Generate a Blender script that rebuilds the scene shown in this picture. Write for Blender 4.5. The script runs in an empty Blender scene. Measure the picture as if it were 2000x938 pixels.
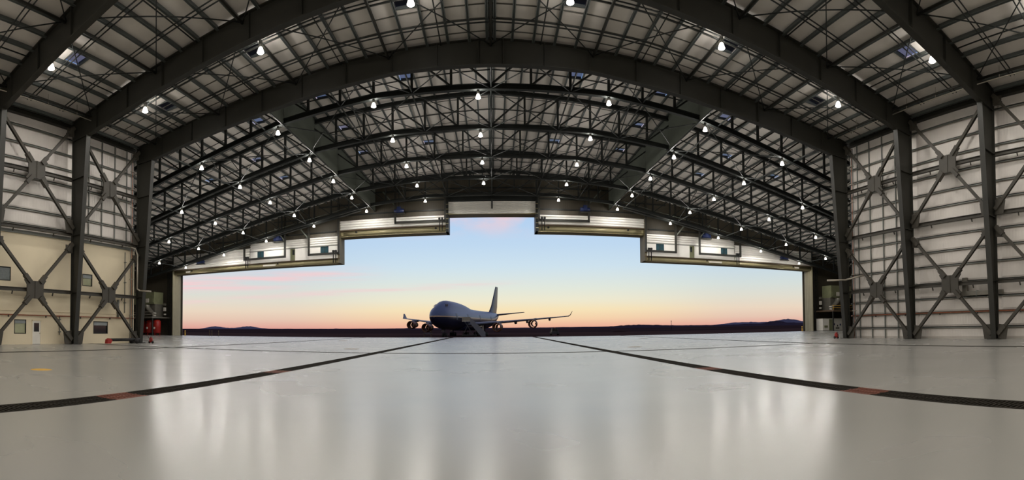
import bpy, math, random
from mathutils import Vector, Matrix
random.seed(7)
S = bpy.context.scene
COL = S.collection
sin, cos, pi = math.sin, math.cos, math.pi

# ------------------------------------------------------------------ camera
# stitched cylindrical panorama: 893 px per radian, eye 1.6 m above the floor
F, XC, YV, PITCH, ROLL, EYE = 893.06, 962.46, 624.09, 0.0209, 0.0073, 1.6
cam = bpy.data.cameras.new('camera')
cam.type = 'PANO'
cam.panorama_type = 'CENTRAL_CYLINDRICAL'
cam.central_cylindrical_range_u_min = (0 - XC) / F
cam.central_cylindrical_range_u_max = (2000 - XC) / F
cam.central_cylindrical_range_v_min = (YV - 938) / F
cam.central_cylindrical_range_v_max = YV / F
cam.central_cylindrical_radius = 1.0
cam.clip_end = 30000
camo = bpy.data.objects.new('camera', cam)
COL.objects.link(camo)
Rw = Matrix.Rotation(PITCH, 3, 'X') @ Matrix.Rotation(ROLL, 3, 'Y')
rt, fw, up = Rw @ Vector((1, 0, 0)), Rw @ Vector((0, 1, 0)), Rw @ Vector((0, 0, 1))
mw = Matrix((rt, up, -fw)).transposed().to_4x4()
mw.translation = (0, 0, EYE)
camo.matrix_world = mw
S.camera = camo
vs = S.view_settings
S.display_settings.display_device = 'sRGB'
vs.view_transform = 'Standard'
vs.look = 'None'
vs.gamma = 1.0
vs.use_curve_mapping = False
vs.exposure = 0.0
S.cycles.max_bounces = 6
S.cycles.diffuse_bounces = 4
S.cycles.glossy_bounces = 3
S.cycles.transmission_bounces = 4
S.cycles.sample_clamp_indirect = 4.0
S.cycles.caustics_reflective = False
S.cycles.caustics_refractive = False


def lin(r, g, b):
    def f(c):
        c /= 255.0
        return c / 12.92 if c <= 0.04045 else ((c + 0.055) / 1.055) ** 2.4
    return (f(r), f(g), f(b), 1.0)


# ------------------------------------------------------------------ sky (dusk, sun just set straight ahead)
W = bpy.data.worlds.new('dusk_sky')
S.world = W
W.use_nodes = True
nt = W.node_tree
nt.nodes.clear()


def N(t, **k):
    n = nt.nodes.new(t)
    for a, b in k.items():
        setattr(n, a, b)
    return n


def math_node(op, a, b=None, clamp=False):
    n = N('ShaderNodeMath', operation=op)
    n.use_clamp = clamp
    for i, q in enumerate((a, b)):
        if q is None:
            continue
        if isinstance(q, (int, float)):
            n.inputs[i].default_value = q
        else:
            nt.links.new(q, n.inputs[i])
    return n.outputs[0]


def ramp(fac, stops):
    n = N('ShaderNodeValToRGB')
    e = n.color_ramp.elements
    e[0].position, e[0].color = stops[0][0], stops[0][1]
    e[1].position, e[1].color = stops[-1][0], stops[-1][1]
    for p, c in stops[1:-1]:
        x = e.new(p)
        x.color = c
    nt.links.new(fac, n.inputs[0])
    return n.outputs[0]


def mixc(f, a, b, mode='MIX'):
    n = N('ShaderNodeMix', data_type='RGBA', blend_type=mode)
    for i, q in ((0, f), (6, a), (7, b)):
        if isinstance(q, (int, float)):
            n.inputs[i].default_value = q
        elif isinstance(q, tuple):
            n.inputs[i].default_value = q
        else:
            nt.links.new(q, n.inputs[i])
    return n.outputs[2]


tc = N('ShaderNodeTexCoord')
sep = N('ShaderNodeSeparateXYZ')
nt.links.new(tc.outputs['Generated'], sep.inputs[0])
gx, gy, gz = sep.outputs
el = math_node('MULTIPLY', gz, 2.0, True)
mid = ramp(el, [(0.0, lin(230, 168, 148)), (0.013, lin(237, 182, 155)), (0.042, lin(245, 209, 170)), (0.082, lin(247, 227, 184)),
                (0.125, lin(238, 233, 208)), (0.175, lin(226, 232, 220)), (0.27, lin(206, 226, 238)), (0.36, lin(192, 217, 240)),
                (0.46, lin(181, 209, 240)), (1.0, lin(120, 165, 220))])
sid = ramp(el, [(0.0, lin(222, 158, 148)), (0.013, lin(226, 172, 158)), (0.042, lin(230, 198, 178)), (0.08, lin(234, 214, 192)),
                (0.125, lin(225, 220, 205)), (0.185, lin(213, 222, 218)), (0.27, lin(197, 217, 231)), (0.36, lin(186, 211, 236)),
                (0.46, lin(174, 203, 236)), (1.0, lin(114, 158, 214))])
hl = math_node('SQRT', math_node('ADD', math_node('MULTIPLY', gx, gx), math_node('ADD', math_node('MULTIPLY', gy, gy), 1e-6)))
caz = math_node('DIVIDE', math_node('ADD', math_node('MULTIPLY', gx, 0.04), math_node('MULTIPLY', gy, 0.999)), hl)
fc = N('ShaderNodeMapRange')
fc.interpolation_type = 'SMOOTHSTEP'
nt.links.new(caz, fc.inputs[0])
fc.inputs[1].default_value, fc.inputs[2].default_value = 0.87, 1.0
base = mixc(fc.outputs[0], sid, mid)
# thin streaks of cloud, pink from below
taz = math_node('DIVIDE', gx, math_node('MAXIMUM', gy, 0.05))
tel = math_node('DIVIDE', gz, hl)
mp = N('ShaderNodeMapping')
mp.inputs['Scale'].default_value = (3.0, 3.0, 70.0)
mp.inputs['Rotation'].default_value = (0.0, 0.05, 0.0)
nt.links.new(tc.outputs['Generated'], mp.inputs[0])
nz = N('ShaderNodeTexNoise')
nz.inputs['Scale'].default_value = 1.7
nz.inputs['Detail'].default_value = 5.0
nz.inputs['Roughness'].default_value = 0.55
nt.links.new(mp.outputs[0], nz.inputs['Vector'])
cl = ramp(nz.outputs[0], [(0.40, (0, 0, 0, 1)), (0.62, (1, 1, 1, 1))])


def streak(e0, slope, az0, width, a_lo, a_hi, amp):
    d = math_node('SUBTRACT', tel, math_node('ADD', math_node('MULTIPLY', math_node('SUBTRACT', taz, az0), slope), e0))
    q = math_node('DIVIDE', d, width)
    g = math_node('POWER', 2.718, math_node('MULTIPLY', math_node('MULTIPLY', q, q), -1.0))
    fa = N('ShaderNodeMapRange')
    nt.links.new(taz, fa.inputs[0])
    fa.interpolation_type = 'SMOOTHSTEP'
    fa.inputs[1].default_value, fa.inputs[2].default_value = a_hi, a_lo
    front = math_node('GREATER_THAN', gy, 0.0)
    return math_node('MULTIPLY', math_node('MULTIPLY', g, fa.outputs[0]), math_node('MULTIPLY', front, amp))


stk = math_node('ADD', streak(0.100, 0.040, -0.815, 0.014, -0.42, -0.2, 1.15), streak(0.074, 0.052, -0.48, 0.0065, -0.15, 0.12, 0.75))
stk = math_node('ADD', stk, streak(0.088, 0.01, -0.8, 0.006, -0.6, -0.4, 0.7))
cm = math_node('MULTIPLY', math_node('ADD', math_node('MULTIPLY', cl, 0.85), 0.15), stk)
high = N('ShaderNodeMapRange')
nt.links.new(gz, high.inputs[0])
high.inputs[1].default_value, high.inputs[2].default_value = 0.19, 0.24
mp2 = N('ShaderNodeMapping')
mp2.inputs['Scale'].default_value = (5.0, 5.0, 14.0)
mp2.inputs['Location'].default_value = (0.7, 0.0, 0.35)
nt.links.new(tc.outputs['Generated'], mp2.inputs[0])
nz2 = N('ShaderNodeTexNoise')
nz2.inputs['Scale'].default_value = 1.6
nz2.inputs['Detail'].default_value = 4.0
nt.links.new(mp2.outputs[0], nz2.inputs['Vector'])
cl2 = ramp(nz2.outputs[0], [(0.42, (0, 0, 0, 1)), (0.64, (1, 1, 1, 1))])
cm2 = math_node('MULTIPLY', cl2, high.outputs[0])
cmask = math_node('MULTIPLY', math_node('MAXIMUM', cm, cm2), 0.8, True)
base = mixc(cmask, base, lin(243, 206, 208))
# the side of the sky away from the sunset is dimmer
dim = N('ShaderNodeMapRange')
nt.links.new(caz, dim.inputs[0])
dim.inputs[1].default_value, dim.inputs[2].default_value = -0.4, 0.7
dim.inputs[3].default_value, dim.inputs[4].default_value = 0.34, 1.0
zen = N('ShaderNodeMapRange')
nt.links.new(gz, zen.inputs[0])
zen.inputs[1].default_value, zen.inputs[2].default_value = 0.3, 0.9
zen.inputs[3].default_value, zen.inputs[4].default_value = 0.0, 1.0
br = N('ShaderNodeMix', data_type='FLOAT')
nt.links.new(zen.outputs[0], br.inputs[0])
nt.links.new(dim.outputs[0], br.inputs[2])
br.inputs[3].default_value = 0.5
bg = N('ShaderNodeBackground')
nt.links.new(base, bg.inputs[0])
nt.links.new(br.outputs[0], bg.inputs[1])
out = N('ShaderNodeOutputWorld')
nt.links.new(bg.outputs[0], out.inputs[0])

LAMP_W = 485.0          # every high bay lamp, downward
UP_W = 430.0             # and what leaks up through its refractor
LAMP_C = (1.0, 0.96, 0.905)


# ------------------------------------------------------------------ materials
def mat(name, rgb, rough=0.6, metal=0.0, var=0.12, scale=1.5, bump=0.0, spec=0.4, stretch=None):
    m = bpy.data.materials.new(name)
    m.use_nodes = True
    t = m.node_tree
    b = t.nodes['Principled BSDF']
    b.inputs['Roughness'].default_value = rough
    b.inputs['Metallic'].default_value = metal
    b.inputs['Specular IOR Level'].default_value = spec
    co = t.nodes.new('ShaderNodeTexCoord')
    n = t.nodes.new('ShaderNodeTexNoise')
    n.inputs['Scale'].default_value = scale
    n.inputs['Detail'].default_value = 4
    if stretch:
        mpn = t.nodes.new('ShaderNodeMapping')
        mpn.inputs['Scale'].default_value = stretch
        t.links.new(co.outputs['Object'], mpn.inputs[0])
        t.links.new(mpn.outputs[0], n.inputs['Vector'])
    else:
        t.links.new(co.outputs['Object'], n.inputs['Vector'])
    r = t.nodes.new('ShaderNodeValToRGB')
    c = lin(*rgb)
    r.color_ramp.elements[0].position = 0.25
    r.color_ramp.elements[1].position = 0.75
    r.color_ramp.elements[0].color = tuple(max(0, q * (1 - var)) for q in c[:3]) + (1,)
    r.color_ramp.elements[1].color = tuple(min(1, q * (1 + var)) for q in c[:3]) + (1,)
    t.links.new(n.outputs[0], r.inputs[0])
    t.links.new(r.outputs[0], b.inputs['Base Color'])
    if bump:
        bp = t.nodes.new('ShaderNodeBump')
        bp.inputs['Strength'].default_value = bump
        bp.inputs['Distance'].default_value = 0.03
        t.links.new(n.outputs[0], bp.inputs['Height'])
        t.links.new(bp.outputs[0], b.inputs['Normal'])
    return m


def ribbed(name, rgb, axis, period, rough=0.5, var=0.06):
    """sheet with fine pressed ribs running up it"""
    m = mat(name, rgb, rough, 0, var, 0.6)
    t = m.node_tree
    b = t.nodes['Principled BSDF']
    co = t.nodes.new('ShaderNodeTexCoord')
    w = t.nodes.new('ShaderNodeTexWave')
    w.wave_type = 'BANDS'
    w.bands_direction = axis
    w.inputs['Scale'].default_value = 0.314 / period
    w.inputs['Distortion'].default_value = 0
    t.links.new(co.outputs['Object'], w.inputs['Vector'])
    bp = t.nodes.new('ShaderNodeBump')
    bp.inputs['Strength'].default_value = 0.25
    bp.inputs['Distance'].default_value = 0.03
    t.links.new(w.outputs[1], bp.inputs['Height'])
    t.links.new(bp.outputs[0], b.inputs['Normal'])
    return m


def emit(name, rgb, strength):
    m = bpy.data.materials.new(name)
    m.use_nodes = True
    t = m.node_tree
    b = t.nodes['Principled BSDF']
    b.inputs['Base Color'].default_value = (0.8, 0.8, 0.8, 1)
    b.inputs['Emission Color'].default_value = tuple(rgb) + (1,)
    b.inputs['Emission Strength'].default_value = strength
    return m


MT = dict(
    steel=mat('dark_steel', (43, 42, 36), 0.5, 0, 0.15, 0.8),
    truss=mat('truss_steel', (40, 43, 41), 0.55, 0, 0.15, 0.8),
    brace=mat('brace_steel', (66, 62, 54), 0.5, 0, 0.15, 0.8),
    purlin=mat('galvanised_purlin', (100, 105, 103), 0.5, 0.3, 0.12, 0.7),
    girt=mat('galvanised_girt', (122, 124, 118), 0.5, 0.3, 0.12, 0.7),
    strap=mat('strap_steel', (98, 96, 90), 0.6, 0, 0.1),
    liner=mat('ceiling_liner', (226, 219, 211), 0.75, 0, 0.05, 0.9, 0.15),
    wall=ribbed('wall_liner', (222, 215, 207), 'Y', 0.3),
    beige=mat('beige_plaster', (234, 220, 190), 0.75, 0, 0.04, 0.5),
    jamb=ribbed('olive_jamb', (160, 153, 128), 'X', 0.5),
    header=mat('olive_header', (158, 148, 112), 0.3, 0.15, 0.1, 0.6),
    post=mat('olive_post', (112, 105, 84), 0.6, 0, 0.12, 0.8),
    fabric=mat('door_fabric', (240, 237, 230), 0.85, 0, 0.04, 0.8, 0, 0.15),
    cladding=ribbed('dark_cladding', (78, 72, 60), 'X', 0.4),
    curtain=mat('curtain_sheet', (112, 118, 108), 0.7, 0, 0.06, 0.4),
    white=mat('white_paint', (232, 228, 218), 0.4, 0, 0.04),
    offwhite=mat('off_white_panel', (214, 208, 196), 0.5, 0, 0.05),
    conduit=mat('light_conduit', (168, 160, 146), 0.4, 0.2, 0.1),
    rust=mat('rust_red_pipe', (140, 84, 58), 0.55, 0, 0.2, 3),
    red=mat('red_enamel', (150, 34, 26), 0.4, 0, 0.15, 2),
    orange=mat('orange_paint', (206, 84, 48), 0.5, 0, 0.2, 4),
    rustpaint=mat('worn_orange_paint', (108, 58, 40), 0.6, 0, 0.3, 6),
    yellow=mat('yellow_paint', (216, 168, 64), 0.5, 0, 0.15, 4),
    black=mat('black_rubber', (30, 29, 28), 0.7, 0, 0.2, 3),
    joint=mat('joint_filler', (120, 116, 108), 0.6, 0, 0.15, 2),
    grate=mat('trench_grate', (46, 43, 38), 0.9, 0, 0.25, 6, 0, 0.05),
    brass=mat('brass_plate', (150, 124, 84), 0.45, 0.3, 0.2, 5),
    glassdark=mat('dark_glass', (30, 34, 36), 0.08, 0, 0.1, 1, 0, 0.6),
    blind=mat('blind_slats', (150, 156, 156), 0.6, 0, 0.1, 6),
    greenglass=mat('curtained_pane', (176, 178, 146), 0.2, 0, 0.08, 2),
    teal=mat('teal_glass', (52, 80, 88), 0.15, 0, 0.15, 2),
    olive=mat('olive_panel', (120, 122, 92), 0.6, 0, 0.12, 1.2),
    darkbrown=mat('brown_metal', (92, 74, 56), 0.6, 0, 0.2, 2),
    blue=mat('blue_enamel', (34, 48, 92), 0.4, 0, 0.15, 2),
    duct=mat('duct_metal', (120, 116, 106), 0.45, 0.4, 0.15, 1),
    asphalt=mat('apron_asphalt', (76, 58, 54), 0.95, 0, 0.25, 0.05, 0, 0.0),
    navy=mat('navy_paint', (28, 32, 60), 0.35, 0, 0.1, 0.5),
    planegrey=mat('aircraft_grey', (92, 96, 108), 0.4, 0.1, 0.08, 0.5),
    bare=mat('bare_nacelle', (112, 76, 58), 0.5, 0.3, 0.2, 1.5),
    vehicle=mat('vehicle_dark', (38, 40, 46), 0.5, 0, 0.15, 2),
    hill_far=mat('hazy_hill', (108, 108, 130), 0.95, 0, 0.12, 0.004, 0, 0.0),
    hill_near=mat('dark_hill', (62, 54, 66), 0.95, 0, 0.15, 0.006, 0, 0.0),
    bulb=emit('lamp_lens', (1.0, 0.95, 0.86), 12.0),
    bell=emit('lamp_refractor', (1.0, 0.92, 0.8), 5.0),
)

for q_ in ('bulb', 'bell'):
    MT[q_].cycles.emission_sampling = 'NONE'

# epoxy floor: pale, glossy, with broad scuffs
m = mat('epoxy_floor', (157, 156, 150), 0.2, 0, 0.06, 0.14, 0.0, 0.75, stretch=(0.5, 1.0, 1.0))
t_ = m.node_tree
n_ = t_.nodes.new('ShaderNodeTexNoise')
n_.inputs['Scale'].default_value = 0.22
n_.inputs['Detail'].default_value = 3
co_ = t_.nodes.new('ShaderNodeTexCoord')
t_.links.new(co_.outputs['Object'], n_.inputs['Vector'])
mr_ = t_.nodes.new('ShaderNodeMapRange')
mr_.inputs[1].default_value, mr_.inputs[2].default_value = 0.3, 0.7
mr_.inputs[3].default_value, mr_.inputs[4].default_value = 0.23, 0.29
t_.links.new(n_.outputs[0], mr_.inputs[0])
t_.links.new(mr_.outputs[0], t_.nodes['Principled BSDF'].inputs['Roughness'])
MT['floor'] = m

# sky-light pane: tinted clear sheet
m = bpy.data.materials.new('skylight_pane')
m.use_nodes = True
b_ = m.node_tree.nodes['Principled BSDF']
b_.inputs['Base Color'].default_value = (0.55, 0.62, 0.72, 1)
b_.inputs['Transmission Weight'].default_value = 1.0
b_.inputs['Roughness'].default_value = 0.3
b_.inputs['IOR'].default_value = 1.05
nn_ = m.node_tree.nodes.new('ShaderNodeTexNoise')
nn_.inputs['Scale'].default_value = 3.0
rr_ = m.node_tree.nodes.new('ShaderNodeValToRGB')
rr_.color_ramp.elements[0].color = (0.04, 0.05, 0.07, 1)
rr_.color_ramp.elements[1].color = (0.06, 0.07, 0.10, 1)
m.node_tree.links.new(nn_.outputs[0], rr_.inputs[0])
m.node_tree.links.new(rr_.outputs[0], b_.inputs['Base Color'])
MT['sky'] = m


# aircraft livery: navy belly, thin pale cheat line, silver-white crown
def livery():
    m = bpy.data.materials.new('aircraft_livery')
    m.use_nodes = True
    t = m.node_tree
    b = t.nodes['Principled BSDF']
    b.inputs['Roughness'].default_value = 0.35
    co = t.nodes.new('ShaderNodeTexCoord')
    sp = t.nodes.new('ShaderNodeSeparateXYZ')
    t.links.new(co.outputs['Object'], sp.inputs[0])
    d = t.nodes.new('ShaderNodeMath')
    d.operation = 'DIVIDE'
    d.inputs[1].default_value = 12.0
    t.links.new(sp.outputs[2], d.inputs[0])
    r = t.nodes.new('ShaderNodeValToRGB')
    r.color_ramp.interpolation = 'CONSTANT'
    e = r.color_ramp.elements
    e[0].position, e[0].color = 0.0, lin(24, 28, 52)
    e[1].position, e[1].color = 0.468, lin(190, 160, 130)
    x = e.new(0.487)
    x.color = lin(74, 88, 122)
    t.links.new(d.outputs[0], r.inputs[0])
    t.links.new(r.outputs[0], b.inputs['Base Color'])
    return m


MT['livery'] = livery()

# desert floor: dark scrub with long brown streaks
m = mat('desert_scrub', (62, 48, 48), 0.95, 0, 0.5, 0.012, 0.0, 0.0, stretch=(0.3, 1.0, 1.0))
MT['desert'] = m


# ------------------------------------------------------------------ mesh helpers
LOC = {}


class M:
    def __init__(s):
        s.v, s.f, s.sm = [], [], []

    def add(s, vs, fs, smooth=False):
        n = len(s.v)
        s.v += [Vector(p) for p in vs]
        s.f += [tuple(i + n for i in f) for f in fs]
        s.sm += [smooth] * len(fs)
        return s

    def box(s, x0, x1, y0, y1, z0, z1):
        return s.add([(x, y, z) for x in (x0, x1) for y in (y0, y1) for z in (z0, z1)],
                     [(0, 1, 3, 2), (4, 6, 7, 5), (0, 4, 5, 1), (2, 3, 7, 6), (0, 2, 6, 4), (1, 5, 7, 3)])

    def beam(s, p, q, w, h, up=(0, 0, 1), w2=None, h2=None, off=(0, 0)):
        p, q = Vector(p), Vector(q)
        d = (q - p).normalized()
        u = Vector(up)
        if abs(d.dot(u)) > 0.98:
            u = Vector((0, 1, 0)) if abs(d.y) < 0.9 else Vector((1, 0, 0))
        a = d.cross(u).normalized()
        b = a.cross(d).normalized()
        o = a * off[0] + b * off[1]
        vs = []
        for c, ww, hh in ((p + o, w, h), (q + o, w2 or w, h2 or h)):
            vs += [c - a * ww / 2 - b * hh / 2, c + a * ww / 2 - b * hh / 2, c + a * ww / 2 + b * hh / 2, c - a * ww / 2 + b * hh / 2]
        return s.add(vs, [(3, 2, 1, 0), (4, 5, 6, 7), (0, 1, 5, 4), (1, 2, 6, 5), (2, 3, 7, 6), (3, 0, 4, 7)])

    def ibeam(s, p, q, w, h, t=0.04, up=(0, 0, 1)):
        s.beam(p, q, w, t, up, off=(0, h / 2 - t / 2))
        s.beam(p, q, w, t, up, off=(0, -h / 2 + t / 2))
        return s.beam(p, q, t, h - 2 * t, up)

    def tube(s, p, q, r, n=8, r2=None, caps=True):
        p, q = Vector(p), Vector(q)
        d = (q - p).normalized()
        u = Vector((0, 0, 1)) if abs(d.z) < 0.9 else Vector((1, 0, 0))
        a = d.cross(u).normalized()
        b = a.cross(d)
        r2 = r if r2 is None else r2
        vs = []
        for c, rr in ((p, r), (q, r2)):
            vs += [c + (a * cos(2 * pi * i / n) + b * sin(2 * pi * i / n)) * rr for i in range(n)]
        s.add(vs, [(i, (i + 1) % n, n + (i + 1) % n, n + i) for i in range(n)], True)
        if caps:
            k = len(s.v) - 2 * n
            s.f += [tuple(k + i for i in range(n - 1, -1, -1)), tuple(k + n + i for i in range(n))]
            s.sm += [False, False]
        return s

    def prism(s, pts, vec):
        """planar polygon pushed along vec"""
        vec = Vector(vec)
        n = len(pts)
        vs = [Vector(p) for p in pts] + [Vector(p) + vec for p in pts]
        return s.add(vs, [tuple(range(n - 1, -1, -1)), tuple(range(n, 2 * n))] +
                     [(i, (i + 1) % n, n + (i + 1) % n, n + i) for i in range(n)])

    def lathe(s, prof, n=16, o=(0, 0, 0), axis='Z', closed=False):
        o = Vector(o)
        vs = []
        for r, z in prof:
            for i in range(n):
                c, d = r * cos(2 * pi * i / n), r * sin(2 * pi * i / n)
                vs.append(o + Vector({'Z': (c, d, z), 'X': (z, c, d), 'Y': (d, z, c)}[axis]))
        fs = []
        k = len(prof)
        for j in range(k if closed else k - 1):
            for i in range(n):
                a, b = j * n, ((j + 1) % k) * n
                fs.append((a + i, a + (i + 1) % n, b + (i + 1) % n, b + i))
        return s.add(vs, fs, True)

    def loft(s, rings, caps=True, smooth=True):
        n = len(rings[0])
        vs = [p for r in rings for p in r]
        fs = [(j * n + i, j * n + (i + 1) % n, (j + 1) * n + (i + 1) % n, (j + 1) * n + i) for j in range(len(rings) - 1) for i in range(n)]
        s.add(vs, fs, smooth)
        if caps:
            s.add(rings[0], [tuple(range(n - 1, -1, -1))])
            s.add(rings[-1], [tuple(range(n))])
        return s

    def mesh(s, name, m, off=Vector((0, 0, 0))):
        me = bpy.data.meshes.new(name)
        me.from_pydata([tuple(p - off) for p in s.v], [], s.f)
        me.materials.append(MT[m] if isinstance(m, str) else m)
        me.polygons.foreach_set('use_smooth', s.sm)
        me.update()
        return me

    def build(s, name, m, parent=None, label=None):
        off = LOC.get(parent.name, Vector((0, 0, 0))) if parent else Vector((0, 0, 0))
        o = bpy.data.objects.new(name, s.mesh(name, m, off))
        COL.objects.link(o)
        if parent:
            o.parent = parent
            LOC[o.name] = off
        if label:
            o['label'] = label
        return o


def place(name, me, parent, loc=(0, 0, 0), rot=None):
    """another copy of a shared mesh"""
    o = bpy.data.objects.new(name, me)
    COL.objects.link(o)
    o.parent = parent
    o.location = loc
    if rot:
        o.rotation_euler = rot
    return o


def tag(o, label, cat, group=None):
    o['label'] = label
    o['category'] = cat
    if group:
        o['group'] = group
    return o


def thing(name, label, cat, loc, group=None):
    o = bpy.data.objects.new(name, None)
    o.empty_display_size = 0.5
    COL.objects.link(o)
    o.location = loc
    LOC[o.name] = Vector(loc)
    return tag(o, label, cat, group)


def struct(o, label=None):
    o['kind'] = 'structure'
    if label:
        o['label'] = label
    return o


def copy_tree(o, parent=None):
    c = o.copy()
    COL.objects.link(c)
    if parent:
        c.parent = parent
    for ch in list(o.children):
        copy_tree(ch, c)
    return c


def interp(tab, x):
    x = abs(x)
    for (a, b), (c, d) in zip(tab, tab[1:]):
        if x <= c:
            return b + (d - b) * (x - a) / (c - a)
    return d


ORD = ['first', 'second', 'third', 'fourth', 'fifth', 'sixth', 'seventh', 'eighth', 'ninth']
SIDE = {-1: 'left', 1: 'right'}

# ------------------------------------------------------------------ the plan (metres; x right, y towards the door)
BAY = 9.03
YF = [4 * BAY, 3 * BAY, 2 * BAY, BAY]            # portal frames
YT = [BAY * k for k in (5, 6, 7, 8, 9)]          # roof trusses of the wide door hall
DOOR = 87.5
WALLX = 36.5
WINGX = 86.0
BACK = -24.0
RR = [(0, 24.75), (12, 24.1), (35, 21.8), (40, 21.3)]         # top of steel, rear hall
RF = [(0, 30.2), (22, 28.8), (90, 15.5)]                      # top of steel, door hall
BC = [(0, 25.5), (12, 25.35), (22.8, 24.35), (90, 11.2)]      # underside chord of trusses
zr = lambda x: interp(RR, x)
zf = lambda x: interp(RF, x)
zb = lambda x: interp(BC, x)

# ------------------------------------------------------------------ floor
TR = 7.88
floor_b = M()
TW = 0.38                                        # half width of every trench
xs = [-WINGX, -45.0 - .2, -45.0 + .2, -25.35 - TW, -25.35 + TW, -TR - TW, -TR + TW, TR - TW, TR + TW, 25.35 - TW, 25.35 + TW, 45.0 - .2, 45.0 + .2, WINGX]
ys = [BACK, 30.0 - TW, 30.0 + TW, DOOR + 0.6]
# slab fields with the trench lines left open between them
for i in range(0, len(xs) - 1, 2):
    for j in (0, 2):
        floor_b.box(xs[i], xs[i + 1], ys[j], ys[j + 1], -0.3, 0.0)
floor = struct(floor_b.build('floor', 'floor'), 'pale glossy epoxy hangar floor')
for x, w_, nm in ((-25.35, TW, 'left'), (25.35, TW, 'right')):
    jt = thing('side_trench', 'narrow dark side trench along the floor, %s, running towards the door' % nm, 'floor drain', (x, 30, -.3), 'side trenches')
    M().box(x - w_, x + w_, BACK, DOOR + 0.6, -0.3, -0.004).build('grate_run', 'grate', jt)
jb = M()
for x in (-45.0, 45.0):
    jb.box(x - .2, x + .2, BACK, DOOR + .6, -.3, -.003)
jb.build('joint_filler', 'joint', floor)
jt = thing('cross_trench', 'narrow dark trench crossing the floor from side to side', 'floor drain', (0, 30, -.3))
for c0, c1 in zip(xs, xs[1:]):
    mid_ = (c0 + c1) / 2
    if abs(abs(mid_) - TR) < .1 or abs(abs(mid_) - 25.35) < .1 or abs(mid_) > 45:
        continue
    dark = -36 < mid_ < 25.4
    M().box(c0, c1, 30.0 - TW, 30.0 + TW, -0.3, -0.004 if dark else 0.0).build('grate_run', 'grate' if dark else 'floor', jt)
fb2 = M()
for sx in (-1, 1):
    a_, b_q = sorted((sx * 44.8, sx * WINGX))
    fb2.box(a_, b_q, 30.0 - TW, 30.0 + TW, -.3, 0)
fb2.build('slab_infill', 'floor', floor)
for sx in (-1, 1):
    tr_ = thing('trench_drain', 'long dark grated floor trench running to the door, %s of centre' % SIDE[sx], 'floor drain',
                (sx * TR, 40, -0.3), 'floor trenches')
    M().box(sx * TR - 0.38, sx * TR + 0.38, BACK, DOOR + 0.6, -0.3, -0.05).build('channel', 'black', tr_)
    gm = M()
    for q in range(3):
        x = sx * TR - 0.3 + q * 0.3
        gm.box(x - 0.02, x + 0.02, -0.495, 0.495, -0.03, 0.004)
    for q in range(10):
        gm.box(sx * TR - 0.36, sx * TR + 0.36, -0.49 + q * 0.1, -0.45 + q * 0.1, -0.03, 0.0)
    for x in (-0.36, 0.36):
        gm.box(sx * TR + x - 0.02, sx * TR + x + 0.02, -0.495, 0.495, -0.03, 0.003)
    me = gm.mesh('grate', 'grate', LOC[tr_.name])
    me_o = gm.mesh('grate_painted', 'rustpaint', LOC[tr_.name])
    for k in range(86):
        y = 2.5 + k
        red = k in (5, 13)
        g = place('grate', me_o if red else me, tr_, (0, y - 0, 0))
        if red:
            g['label'] = 'orange painted grate section'
    # mesh rows are local to y = 40 of the empty
for sx, y in ((-1, 35.7), (1, 35.7), (-1, 61.0), (1, 61.0)):
    x = sx * (11.4 if y < 50 else 20.8)
    pl = M()
    pl.box(x - 0.55, x + 0.55, y - 0.35, y + 0.35, 0.0, 0.012)
    pl.box(x - 0.42, x + 0.42, y - 0.24, y + 0.24, 0.012, 0.02)
    tag(pl.build('floor_hatch', 'brass'), 'small brassy floor hatch %s of the %s trench%s' % (
        'just outside' if y < 50 else 'well outside', SIDE[sx], '' if y < 50 else ', towards the door'), 'hatch')
for x, y, w in ((-14.5, 9.6, 0.42), (24.2, 9.9, 0.4)):
    ym = M()
    ym.lathe([(0.0, 0.004), (w * 0.6, 0.006), (w, 0.0)], 14, (x, y, 0))
    tag(ym.build('floor_marking', 'yellow'), 'worn yellow paint spot on the floor at far %s' % ('left' if x < 0 else 'right'), 'floor marking')


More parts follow.
